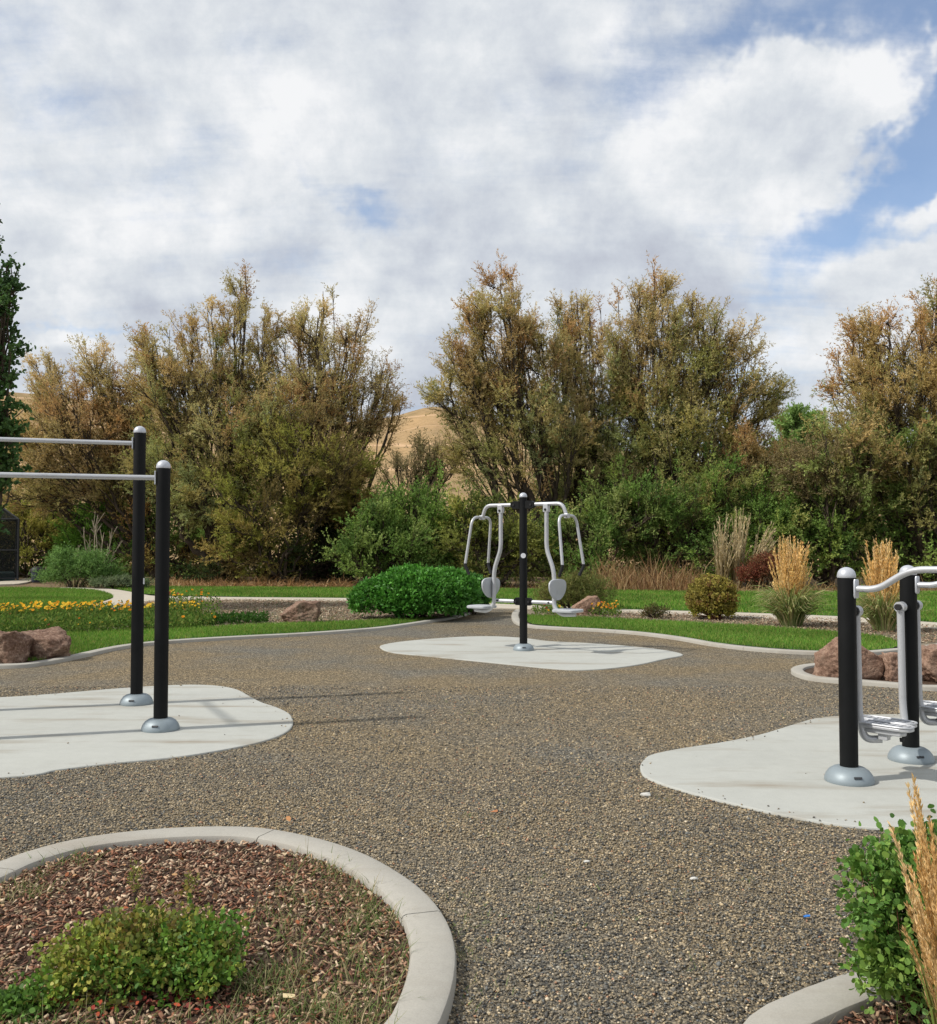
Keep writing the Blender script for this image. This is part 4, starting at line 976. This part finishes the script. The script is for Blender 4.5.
flowers('flower_bed', gp([(190, 628), (266, 625), (268, 622), (192, 624)], .0), 1500, .16, [(.04, .10, .02), (.055, .13, .025)], FO, 2, 'low dark green border plants left of the lone boulder')
flowers('flower_bed', gp([(588, 617.5), (620, 619), (622, 614), (592, 613)], .0), 500, .22, FG, [(.80, .30, .03), (.70, .14, .04), (.82, .42, .05)], 40, 'small orange and red flowers at the foot of the pink boulder')
flowers('flower_bed', gp([(532, 617), (560, 618), (562, 613), (536, 612)], .0), 500, .16, FG, FO, 18, 'small low plants left of the pink boulder')
strip_px(215, 350, 603, 622, 1500, (.06, .16), (.010, .02), [(.16, .19, .07), (.22, .21, .10), (.11, .15, .05)], 'sparse green weeds over the bed beside the lone boulder', 'weeds', .9, 'weed_grass')

# foreground low bush in ring
FB = [(.17, .30, .045), (.12, .25, .04), (.24, .35, .055), (.085, .18, .035), (.40, .38, .08), (.26, .19, .06)]
cb = G(133, 1003, .02)
lob = [(np.array([cb[0]+dx*.93, cb[1]+dy, dz*.80]), np.array([rx*.93, ry, rz*.80])) for dx, dy, dz, rx, ry, rz in
       [(-.20, .13, .13, .16, .16, .12), (-.02, .18, .15, .20, .18, .14), (.18, .16, .14, .16, .16, .13), (.02, .05, .10, .26, .14, .10), (.24, .06, .10, .10, .12, .09), (-.26, .0, .07, .10, .10, .07)]]
shrub('low_bush', 'low yellow green bush with round leaves in the round mulch bed', 'shrub', (cb[0], cb[1]+.12, .02), lob, FB, 1250, 8, (.018, .0145), tuft=.055, k=8, m=M_GLOSSY, shell=.35, n_stem=260, stem_m=M_STEM, stem_r=.0022, rough=.20)
cb2 = G(8, 1016, .02)
shrub('ground_cover_plant', 'small bright green creeping plant in the bottom left corner', 'plant', (cb2[0]+.03, cb2[1], .02), [(np.array([cb2[0]+.03, cb2[1], .05]), np.array([.08, .08, .035]))], [(.10, .22, .04), (.14, .25, .05), (.08, .18, .03)], 80, 7, (.02, .016), tuft=.04, k=8, m=M_GLOSSY, shell=.3, n_stem=30, stem_m=M_STEM, stem_r=.0015)
# weedy sprigs rising from ring
def sprig(px, py, h, label):
    b = G(px, py, .02); shrub('weed_sprig', label, 'weed', (b[0], b[1], .02), [(np.array([b[0], b[1], h*.6]), np.array([.03, .03, h*.5]))], [(.22, .26, .06), (.28, .28, .08)], 26, 5, (.016, .008), tuft=.03, n_stem=10, stem_m=M_BARK, stem_r=.001, shell=.1)
sprig(135, 905, .17, 'thin yellow green sprig rising behind the left part of the low bush')
sprig(190, 905, .14, 'thin yellow green sprig rising behind the right part of the low bush')
# right bush
cb = np.array([1.43, 3.02, .02])
lob = [(np.array([1.36, 2.98, .36]), np.array([.17, .17, .20])), (np.array([1.40, 3.02, .18]), np.array([.17, .18, .17])), (np.array([1.58, 3.05, .40]), np.array([.20, .18, .20])), (np.array([1.62, 3.0, .2]), np.array([.2, .18, .18])), (np.array([1.30, 2.92, .18]), np.array([.10, .10, .12])), (np.array([1.54, 3.10, .46]), np.array([.12, .12, .10]))]
shrub('leafy_bush', 'upright leafy green bush with round leaves and reddish stems at bottom right', 'shrub', cb, lob, [(.12, .25, .05), (.15, .29, .055), (.085, .19, .04), (.23, .34, .07)], 1500, 7, (.023, .0195), tuft=.06, k=8, m=M_GLOSSY, shell=.35, n_stem=120, stem_m=M_STEM, stem_r=.0032, rough=.15)
reed('golden feather reed grass in the bottom right corner, in front of the leafy bush', (1.300, 2.50, .02), .86, .30, 150, 80, [(.18, .24, .06), (.25, .27, .09)], [(.84, .60, .30), (.90, .68, .38), (.76, .52, .24)], lean=(-.035, .02), plw=.014, per=200, lf=.02, pl=.62, sr=.0016, hb=.5)

# ================================================================== EQUIPMENT
def dome_parts(root, p, r_post=.057, label_ang=-PI/2):
    d = MB().lathe([(.148, 0), (.150, .008), (.147, .024), (.138, .046), (.120, .070), (.096, .086), (.072, .093), (.0555, .095)], (p[0], p[1], .014), 40).build('base_cover', M_DOME, root)
    ca, sa = math.cos(label_ang), math.sin(label_ang); n = nrm(np.array([ca*.75, sa*.75, .62])); t = np.array([-sa, ca, 0]); u = np.cross(n, t)
    c = np.array([p[0]+ca*.1375, p[1]+sa*.1375, .014+.050])
    MB().box(c, t*.024, u*.0065, n*.0035).build('maker_plate', M_DARKPLATE, d, smooth=False) if False else None
    q = MB().box(c, t*.024, u*.0065, n*.0035).build('maker_plate', M_DARKPLATE, None, smooth=False)
    q.parent = d; q.location = -np.array(d.location)-np.array(root.location)
    return d
def child(o, par):   # world-coordinate mesh o under par (thing or part)
    o.parent = par
    w = np.zeros(3); p = par
    while p: w += np.array(p.location); p = p.parent
    o.location = -w; return o
def post(root, p, top, r=.0555, tilt=None):
    o = MB().lathe([(r, 0), (r, top-.092)], (p[0], p[1], .035), 40).build('post', M_BLACK, root)
    c = MB().lathe([(r+.0005, -.012), (r+.002, -.006), (r+.001, .006), (r*.96, .019), (r*.86, .031), (r*.70, .041), (r*.48, .049), (r*.24, .0535), (.003, .055)], (p[0], p[1], top-.055), 32).build('post_cap', M_CAP, None)
    child(c, o); return o

# ---- pull-up station
P1 = G(160.5, 727.5, .03); P2 = G(136.5, 702, .03)
sd = np.array([.957, .29, 0]); sd /= np.linalg.norm(sd)
BL = 1.45
P1b = P1-sd*BL; P2b = P2-sd*BL
root = empty('pull_up_station', ((P1+P2)[0]/2, (P1+P2)[1]/2, 0), 'pull-up station with black posts of two heights and long silver bars on the left pad', 'exercise station')
zc = {}
for p, pb, top, bz in ((P1, P1b, 2.19, 2.045), (P2, P2b, 2.625, 2.46)):
    for q in (p, pb):
        post(root, q, top); dome_parts(root, q)
    MB().tube([p-sd*.07+UP*(bz-.03), pb+sd*.07+UP*(bz-.03)], .0205, 20).build('bar', M_SILVER, root)
    for q, s in ((p, -1), (pb, 1)):
        MB().box(q+sd*s*.063+UP*(bz-.03), sd*.006, np.cross(UP, sd)*.03, UP*.055).build('bracket', M_CAP, root, smooth=False, bevel=.004)
cr = (P2b-P1b); cr[2] = 0; L_ = np.linalg.norm(cr); cr /= L_
MB().tube([P1b+cr*.06+UP*2.03, P2b-cr*.06+UP*2.03], .0205, 20).build('bar', M_SILVER, root)
MB().tube([P2+np.array([.03, -.0545, 1.22]), P2+np.array([.03, -.058, 1.22])], .022, 20).build('sticker', M_STICKER, root) if False else None
s_ = MB().box(P2+np.array([.0572, -.006, 1.13]), (.0012, 0, 0), (0, .016, 0), (0, 0, .028)).build('sticker', M_STICKER, root, smooth=False)

# ---- chest press
P3 = G(523.5, 649, .03)
e = np.array([.81, -.59, 0]); e /= np.linalg.norm(e); c_ = np.array([-e[1], e[0], 0])
root = empty('chest_press_machine', (P3[0], P3[1], 0), 'silver double chest press machine on one black post in the middle of the centre pad', 'exercise machine')
po = post(root, P3, 2.245); dome_parts(root, P3)
def fil(pts, r=.08, n=6):      # polyline with rounded corners
    pts = [np.array(p, float) for p in pts]; out = [pts[0]]
    for i in range(1, len(pts)-1):
        a, b, c = pts[i-1], pts[i], pts[i+1]; d1 = a-b; d2 = c-b; l1 = np.linalg.norm(d1); l2 = np.linalg.norm(d2)
        q = min(r, l1*.48, l2*.48); s = b+d1/l1*q; t = b+d2/l2*q
        for k in range(n+1):
            u = k/n; out.append(s*(1-u)**2+2*b*u*(1-u)+t*u*u)
    out.append(pts[-1]); return out
B0 = P3*[1, 1, 0]
def q3(a, b, z): return B0+e*a+c_*b+UP*z
st = MB().tube([q3(0, 0, 1.35)+np.array([-.004, -.0565, 0]), q3(0, 0, 1.35)+np.array([-.004, -.0595, 0])], .036, 24).build('sticker', M_STICKER, root)
for s in (-1, 1):
    # flange plates
    for z, w in ((2.07, .20), (.70, .15)):
        MB().slab([(.045*s*1, -.055), (w*.75*s, -.055), (w*s, -.03), (w*s, .03), (w*.75*s, .055), (.045*s, .055)], q3(0, 0, z), e, UP, c_, .07 if z > 1 else .06).build('flange', M_BLACK, root, smooth=False)
        MB().tube([q3(w*.72*s, -.036, z), q3(w*.72*s, -.046, z)], .017, 12).build('bolt_cap', M_RUBBER, root)
    arm = MB().tube(fil([q3(.17*s, 0, 2.075), q3(.645*s, 0, 2.075), q3(.71*s, 0, 1.90)], .13, 10), .026, 20).build('swing_arm', M_SILVER, root)
    yt = 1.905
    yoke = MB().tube(fil([q3(.81*s, -.29, 1.22), q3(.72*s, -.235, yt), q3(.72*s, .235, yt), q3(.81*s, .29, 1.22)], .13, 10), .0205, 18).build('handle_yoke', M_SILVER, root)
    child(MB().box(q3(.715*s, 0, yt-.005), e*.03, c_*.035, UP*.032).build('yoke_clamp', M_SILVER, None, smooth=False, bevel=.006), yoke)
    for sc2 in (-1, 1):
        child(MB().tube([q3(.811*s, .29*sc2, 1.235), q3(.808*s, .29*sc2, 1.20), q3(.75*s, .275*sc2, 1.075)], [.024, .0225, .0225], 16).build('grip', M_RUBBER, None), yoke)
    fr = MB().tube(fil([q3(.385*s, 0, 2.03), q3(.385*s, 0, 1.50), q3(.40*s, 0, 1.40), q3(.505*s, 0, 1.14), q3(.505*s, 0, .63), q3(.62*s, 0, .54), q3(.84*s, 0, .552)], .12, 8), .030, 20).build('seat_frame', M_SILVER, root)
    child(MB().box(q3(.385*s, 0, 2.02), e*.04, c_*.034, UP*.06).build('hanger', M_SILVER, None, smooth=False, bevel=.006), fr)
    child(MB().tube([q3(.385*s, -.034, 1.995), q3(.385*s, -.042, 1.995)], .018, 12).build('bolt_cap', M_RUBBER, None), fr)
    lk = MB().tube([q3(.13*s, 0, .70), q3(.49*s, 0, .70)], .026, 18).build('lower_link', M_SILVER, root)
    child(MB().tube([q3(.43*s, -.026, .70), q3(.43*s, -.036, .70)], .015, 12).build('bolt_cap', M_RUBBER, None), lk)
    # backrest : shield, wide at the shoulders
    sh = [(-.225, .06), (-.21, .11), (-.14, .145), (0, .155), (.14, .145), (.21, .11), (.225, .06), (.21, -.01), (.15, -.08), (.08, -.125), (0, -.14), (-.08, -.125), (-.15, -.08), (-.21, -.01)]
    sh = [tuple(p) for p in smooth(sh, 3, True)]
    MB().slab(sh, q3(.56*s, 0, .875), c_, UP, e*s, .035).build('backrest', M_SEAT, root)
    se = [(-.17, -.15), (-.1, -.18), (.1, -.175), (.16, -.14), (.18, 0), (.16, .14), (.1, .175), (-.1, .18), (-.17, .15), (-.19, 0)]
    MB().slab([tuple(p) for p in smooth(se, 3, True)], q3(.73*s, 0, .60), e*s, c_, UP, .04).build('seat', M_SEAT, root)

# ---- air walker
P4 = G(849.3, 781, .014); P5 = G(911, 760, .014)
a_ = (P5-P4); a_[2] = 0; SPN = np.linalg.norm(a_); a_ /= SPN; f_ = np.array([a_[1], -a_[0], 0])
P6 = P5+a_*SPN
root = empty('air_walker', (P5[0], P5[1], 0), 'air walker with short black posts, bent handrails and hanging foot plates on right pad', 'exercise machine')
A0 = P4*[1, 1, 0]
def w3(a, f, z): return A0+a_*a+f_*f+UP*z
for q in (P4, P5, P6): post(root, q, 1.36); dome_parts(root, q)
for i in range(3):
    a0 = i*SPN
    br = MB().slab([(-.02, -.06), (.02, -.06), (.026, -.05), (.026, .05), (.02, .06), (-.02, .06), (-.026, .05), (-.026, -.05)], w3(a0, .063, 1.225), a_, UP, f_, .012).build('bracket', M_CAP, root)
    MB().tube(fil([w3(a0, .062, 1.225), w3(a0, .20, 1.225), w3(a0, .40, 1.352), w3(a0, .98, 1.362)], .09, 8), .0205, 20).build('handrail', M_SILVER, root)
MB().tube([w3(-.02, .98, 1.362), w3(2*SPN+.02, .98, 1.362)], .0205, 20).build('handrail', M_SILVER, root)
def pend(a0, s, fo, pa):
    """swing arm hung beside post at a0, on side s, foot plate at forward offset fo"""
    ap = a0+s*.125; z0 = 1.075
    ax = MB().tube([w3(a0+s*.05, 0, z0), w3(a0+s*.10, 0, z0)], .030, 20).build('pivot', M_BLACK, root)
    arm = MB().tube([w3(ap+s*.022, fo*0, z0), w3(ap-s*.026, 0, z0)], .036, 24).add(*(lambda m: (m.v, m.f))(MB().tube(fil([w3(ap, 0, z0-.01), w3(ap, fo*.05, .40), w3(ap+s*.01, fo*.25, .262), w3(a0+s*(pa+.03), fo*.8, .268)], .13, 12), .024, 20))).build('swing_arm', M_SILVER, root)
    child(MB().tube([w3(ap+s*.022, 0, z0), w3(ap+s*.05, 0, z0)], .021, 16).build('pivot_cap', M_RUBBER, None), arm)
    ou = []
    for k in range(36):
        t = 2*PI*k/36; ct, sn = math.cos(t), math.sin(t)
        ou.append((.18*math.copysign(abs(ct)**.6, ct), .066*math.copysign(abs(sn)**.6, sn)))
    c0 = w3(a0+s*pa, fo, .355)
    pl = MB().slab(ou, c0, f_, a_, UP, .022).build('foot_plate', M_SILVER, root)
    # rim and ribs
    rim = [c0+f_*u*.985+a_*v*.985+UP*.017 for u, v in ou]; rim.append(rim[0])
    child(MB().tube(rim, .006, 8, False).build('rim', M_SILVER, None), pl)
    rb = MB()
    for k in range(-3, 4): rb.box(c0+f_*k*.045+UP*.0135, f_*.008, a_*.046, UP*.003)
    child(rb.build('tread', M_SILVER, None, smooth=False), pl)
    un = MB(); un.slab([(-.12, -.045), (.12, -.045), (.14, 0), (.12, .045), (-.12, .045), (-.14, 0)], c0-UP*.028, f_, a_, UP, .03)
    un.box(c0-UP*.058, f_*.03, a_*.025, UP*.024)
    child(un.build('plate_support', M_SILVER, None, smooth=False, bevel=.004), pl)
    child(MB().lathe([(.012, -.02), (.014, 0), (.012, .004)], c0+f_*.11-UP*.058, 12).build('stop_bumper', M_RUBBER, None), pl)
pend(0, 1, .15, .165)
pend(SPN, -1, .10, SPN-.32)
pend(SPN, 1, .15, .165)
pend(2*SPN, -1, .10, SPN-.32)

# ---- net enclosure at the left edge
def net_house():
    m, nt, out = mat('black_netting'); co = objco(nt)
    p = princ(nt, None, (.012, .014, .014), .8, 0, .2); tr = nt.nodes.new('ShaderNodeBsdfTransparent')
    mx = nt.nodes.new('ShaderNodeMixShader'); mx.inputs[0].default_value = .62
    nt.links.new(tr.outputs[0], mx.inputs[1]); nt.links.new(p.outputs[0], mx.inputs[2]); nt.links.new(mx.outputs[0], out.inputs[0])
    Y = 39.0; s = Y/FP; x1 = (18.5-468.5)*Y/FP; w = 4.4; dp = 3.0; x0 = x1-w; hw = (577-515)*s; z0 = 0; pk = hw+1.75
    root = empty('net_enclosure', ((x0+x1)/2, Y, 0), 'black netting enclosure with a peaked roof at the left edge', 'enclosure')
    wall = MB(); xm = (x0+x1)/2
    def quad(mb, *q): mb.add(q, [tuple(range(len(q)))])
    fr = MB(); r = .045
    C4 = [(x1, Y), (x1, Y+dp), (x0, Y+dp), (x0, Y)]
    for x, y in C4: fr.tube([(x, y, 0), (x, y, hw)], r, 8)
    for i in range(4):
        a, b = C4[i], C4[(i+1) % 4]
        for z in (.12, hw*.5, hw): fr.tube([(*a, z), (*b, z)], r*.6, 8)
        fr.tube([(*a, hw), (xm, Y+dp/2, pk)], r*.8, 8)
        quad(wall, (*a, .1), (*b, .1), (*b, hw), (*a, hw)); quad(wall, (*a, hw), (*b, hw), (xm, Y+dp/2, pk))
    fr.build('frame', M_DARKPLATE, root); wall.build('netting', m, root, smooth=False)
    MB().box((xm, Y+dp/2, .18), (w/2-.1, 0, 0), (0, dp/2-.1, 0), (0, 0, .16)).build('skirt', m_plain('teal_tarp', (.05, .09, .09), .6), root, smooth=False, bevel=.03)
net_house()
ne = bpy.data.objects['net_enclosure']; yw = math.radians(27)
xr = (18.5-468.5)*39.0/FP; rx = ne.location.x-xr
ne.rotation_euler = (0, 0, yw); ne.location = (xr+rx*math.cos(yw), 39.0+rx*math.sin(yw), 0)
# ---- dark bin
Y = 37.5; s = Y/FP; bx = (38.5-468.5)*s
root = empty('litter_bin', (bx, Y, 0), 'small dark bin with rounded lid at the end of the far left path', 'bin')
MB().lathe([(.20, 0), (.23, .05), (.25, .42), (.27, .44), (.27, .46)], (bx, Y, 0), 20).build('bin_body', M_NAVY, root)
MB().lathe([(.28, .46), (.27, .52), (.21, .60), (.10, .645), (.01, .65)], (bx, Y, 0), 20).build('lid', M_RUBBER, root)
MB().box((bx+.30, Y-.05, .50), (.14, 0, -.04), (0, .12, 0), (0, 0, .03)).build('lid_flap', M_RUBBER, root, smooth=False, bevel=.01)
# small blue scrap and pale stones
g = G(807, 917, .01)
tag(MB().slab([(-.012, -.006), (.010, -.009), (.014, .004), (0, .010), (-.013, .006)], (g[0], g[1], .014), np.array([1., 0, .2]), np.array([0, 1., 0]), UP, .003).build('plastic_scrap', m_plain('blue_plastic', (.02, .16, .50), .4), smooth=False, origin=None), 'tiny blue plastic scrap lying on gravel at right', 'litter')
for i, (x, y, s, lab) in enumerate([(646, 795, .028, 'pale grey flat stone on gravel at the tip of the right pad'), (694, 879, .016, 'bright white pebble on gravel below the right pad'), (587, 862, .013, 'small cream pebble on gravel, left of the bright white one')]):
    g = G(x, y, .01); bm = bmesh.new(); bmesh.ops.create_icosphere(bm, subdivisions=2, radius=s)
    for v in bm.verts: v.co = Vector((v.co.x*1.2, v.co.y*.8, v.co.z*.5))*(1+.3*mn.noise(v.co*60+Vector((i, i, i))))
    me = bpy.data.meshes.new('pebble'); bm.to_mesh(me); bm.free(); me.materials.append(m_plain('pale_stone', (.55, .54, .50), .7)); o = bpy.data.objects.new('pebble', me); COL.objects.link(o)
    o.location = (g[0], g[1], .012); tag(o, lab, 'pebble')

# ================================================================== LIGHT, SKY
ELEV = math.radians(45)
to_sun = np.array([-sd[0]*math.cos(ELEV), -sd[1]*math.cos(ELEV), math.sin(ELEV)])
sun = bpy.data.lights.new('sun', 'SUN'); sun.energy = 3.7; sun.angle = math.radians(1.8); sun.color = (1, .95, .87)
so = bpy.data.objects.new('sun', sun); COL.objects.link(so)
so.rotation_euler = Vector(to_sun).to_track_quat('Z', 'Y').to_euler(); so.location = (-8, -3, 12)

w = bpy.data.worlds.new('World'); sc.world = w; w.use_nodes = True; nt = w.node_tree; nt.nodes.clear()
out = nt.nodes.new('ShaderNodeOutputWorld'); bg = nt.nodes.new('ShaderNodeBackground'); nt.links.new(bg.outputs[0], out.inputs[0])
SS = .10; bg.inputs['Strength'].default_value = SS
sky = nt.nodes.new('ShaderNodeTexSky'); sky.sky_type = 'NISHITA'; sky.sun_disc = False
sky.sun_elevation = ELEV; sky.sun_rotation = math.atan2(to_sun[0], to_sun[1]); sky.altitude = 300; sky.dust_density = .2; sky.ozone_density = 2.5
tc = nt.nodes.new('ShaderNodeTexCoord'); dirv = tc.outputs['Generated']
sep = nt.nodes.new('ShaderNodeSeparateXYZ'); nt.links.new(dirv, sep.inputs[0])
X, Yd, Z = sep.outputs
az = math_(nt, 'ARCTAN2', X, Yd); el = math_(nt, 'ARCSINE', Z)
# warp for cloud edges
zc_ = math_(nt, 'ADD', math_(nt, 'MAXIMUM', Z, 0), .22)
cx_ = math_(nt, 'DIVIDE', X, zc_); cy_ = math_(nt, 'DIVIDE', Yd, zc_)
cmb = nt.nodes.new('ShaderNodeCombineXYZ'); nt.links.new(cx_, cmb.inputs[0]); nt.links.new(cy_, cmb.inputs[1]); plane = cmb.outputs[0]
warp1 = noise(nt, dirv, 7, 5, .6); wz = nt.nodes.new('ShaderNodeVectorMath'); wz.operation = 'ADD'; wz.inputs[1].default_value = (5.3, 2.1, 9.7); nt.links.new(dirv, wz.inputs[0])
warp2 = noise(nt, wz.outputs[0], 7, 5, .6)
azw = math_(nt, 'MULTIPLY_ADD', math_(nt, 'SUBTRACT', warp1, .5), .22, az)
elw = math_(nt, 'MULTIPLY_ADD', math_(nt, 'SUBTRACT', warp2, .5), .22, el)
def blob(px, py, rx, ry, ang=0, amp=1., p=1.):
    a0, e0 = azel(px, py); sx = rx/FP; sy = ry/FP
    u = math_(nt, 'SUBTRACT', azw, a0); v = math_(nt, 'SUBTRACT', elw, e0)
    if ang:
        ca, sa = math.cos(ang), math.sin(ang)
        u, v = math_(nt, 'ADD', math_(nt, 'MULTIPLY', u, ca), math_(nt, 'MULTIPLY', v, sa)), math_(nt, 'ADD', math_(nt, 'MULTIPLY', u, -sa), math_(nt, 'MULTIPLY', v, ca))
    q = math_(nt, 'ADD', math_(nt, 'POWER', math_(nt, 'ABSOLUTE', math_(nt, 'DIVIDE', u, sx)), 2.), math_(nt, 'POWER', math_(nt, 'ABSOLUTE', math_(nt, 'DIVIDE', v, sy)), 2.))
    return math_(nt, 'MULTIPLY', math_(nt, 'EXPONENT', math_(nt, 'MULTIPLY', q, -p)), amp)
def total(*s):
    r = s[0]
    for x in s[1:]: r = math_(nt, 'ADD', r, x)
    return r
strat = noise(nt, plane, 1.25, 6, .58, .25)
fineN = noise(nt, dirv, 12, 7, .64, .15)
# cover: mostly overcast, thin places where the photograph shows blue
holes = total(blob(365, 222, 46, 20, -.6, .17), blob(335, 195, 30, 14, -.5, .12), blob(290, 165, 26, 14, -.5, .16), blob(940, 90, 48, 190, 0, .50), blob(850, 195, 62, 32, .5, .46), blob(650, 60, 120, 60, .3, .22),
              blob(790, 15, 110, 36, 0, .27), blob(60, 345, 120, 9, 0, .30), blob(755, 300, 130, 60, .5, .15), blob(890, 235, 40, 22, 0, .22), blob(870, 130, 30, 30, 0, .2), blob(270, 60, 30, 40, 0, .08), blob(700, 230, 60, 30, .3, .12))
cover = math_(nt, 'ADD', math_(nt, 'MULTIPLY_ADD', strat, .9, .37), math_(nt, 'MULTIPLY', math_(nt, 'SUBTRACT', fineN, .5), .6))
mpn = nt.nodes.new('ShaderNodeMapping'); mpn.inputs['Scale'].default_value = (1.4, 6.0, 1); mpn.inputs['Rotation'].default_value = (0, 0, .5); nt.links.new(plane, mpn.inputs[0])
streak = noise(nt, mpn.outputs[0], 1.6, 6, .6, .2)
cover = math_(nt, 'ADD', cover, math_(nt, 'MULTIPLY', math_(nt, 'SUBTRACT', streak, .5), .45))
cover = math_(nt, 'SUBTRACT', cover, holes)
puff = total(blob(800, 85, 52, 34, .1, .70, 1.2), blob(765, 125, 60, 44, 0, .60, 1.2), blob(860, 80, 30, 16, -.1, .45, 1.2), blob(700, 160, 90, 34, .35, .4), blob(915, 270, 46, 44, 0, .7), blob(925, 195, 26, 14, .3, .5), blob(915, 40, 10, 14, 0, .4), blob(640, 290, 130, 45, 0, .4), blob(400, 290, 60, 36, 0, .35), blob(90, 375, 130, 22, 0, .35))
cover = math_(nt, 'ADD', cover, puff)
cov = nt.nodes.new('ShaderNodeMapRange'); cov.interpolation_type = 'SMOOTHSTEP'; nt.links.new(cover, cov.inputs[0]); cov.inputs[1].default_value = .32; cov.inputs[2].default_value = .84; cov.inputs[3].default_value = .14
# cloud brightness
sh_n = noise(nt, plane, 1.9, 5, .55, .2); n3 = nt.nodes.new('ShaderNodeVectorMath'); n3.operation = 'ADD'; n3.inputs[1].default_value = (1.7, 8.1, 3.2); nt.links.new(dirv, n3.inputs[0])
sh_f = noise(nt, n3.outputs[0], 8.5, 8, .64, .1)
bl_n = noise(nt, n3.outputs[0], 4.6, 5, .5, 0.); bill = math_(nt, 'ABSOLUTE', math_(nt, 'MULTIPLY_ADD', bl_n, 2., -1.))
br = math_(nt, 'ADD', math_(nt, 'MULTIPLY_ADD', sh_n, .45, -.10), math_(nt, 'ADD', math_(nt, 'MULTIPLY', sh_f, .72), math_(nt, 'MULTIPLY', bill, .30)))
br = math_(nt, 'ADD', br, total(blob(820, 60, 80, 35, .1, .13), blob(60, 150, 120, 60, .2, .06), blob(130, 225, 130, 22, 0, .10), blob(560, 90, 120, 60, 0, .04), blob(80, 360, 90, 10, 0, .10), blob(480, 150, 160, 80, 0, .05), blob(760, 160, 80, 40, .3, .08)))
br = math_(nt, 'ADD', br, math_(nt, 'MULTIPLY', math_(nt, 'SUBTRACT', streak, .5), .16))
br = math_(nt, 'SUBTRACT', br, total(blob(600, 285, 90, 36, 0, .11), blob(560, 265, 50, 30, 0, .03), blob(410, 300, 40, 22, 0, .12), blob(100, 305, 120, 14, 0, .08), blob(830, 150, 50, 20, .3, .06), blob(270, 55, 60, 70, .5, .06), blob(640, 130, 80, 40, 0, .05), blob(740, 325, 20, 8, 0, .10)))
cc = ramp(nt, br, [(.30, (.455, .485, .565)), (.44, (.57, .61, .675)), (.55, (.69, .725, .765)), (.68, (.86, .87, .885))])
scl = nt.nodes.new('ShaderNodeVectorMath'); scl.operation = 'SCALE'; scl.inputs['Scale'].default_value = 1/SS; nt.links.new(cc, scl.inputs[0])
skc = nt.nodes.new('ShaderNodeVectorMath'); skc.operation = 'SCALE'; skc.inputs['Scale'].default_value = 1.55; nt.links.new(sky.outputs[0], skc.inputs[0])
fin = mixc(nt, cov.outputs[0], skc.outputs[0], scl.outputs[0])
nt.links.new(fin, bg.inputs['Color'])

# ================================================================== CAMERA
cam = bpy.data.cameras.new('camera'); co_ = bpy.data.objects.new('camera', cam); COL.objects.link(co_)
co_.location = (0, 0, CAMZ); co_.rotation_euler = (PI/2+PITCH, 0, 0)
cam.sensor_fit = 'VERTICAL'; cam.sensor_height = 36; cam.lens = FP/H*36; cam.clip_end = 3000; cam.clip_start = .05
sc.camera = co_
sc.view_settings.view_transform = 'Standard'; sc.view_settings.look = 'None'; sc.view_settings.exposure = 0.08; sc.view_settings.gamma = 1
sc.cycles.adaptive_threshold = .02; w.cycles.sampling_method = 'MANUAL'; w.cycles.sample_map_resolution = 512
sc.cycles.max_bounces = 4; sc.cycles.transparent_max_bounces = 8; sc.cycles.diffuse_bounces = 2; sc.cycles.glossy_bounces = 2; sc.cycles.caustics_reflective = False; sc.cycles.caustics_refractive = False
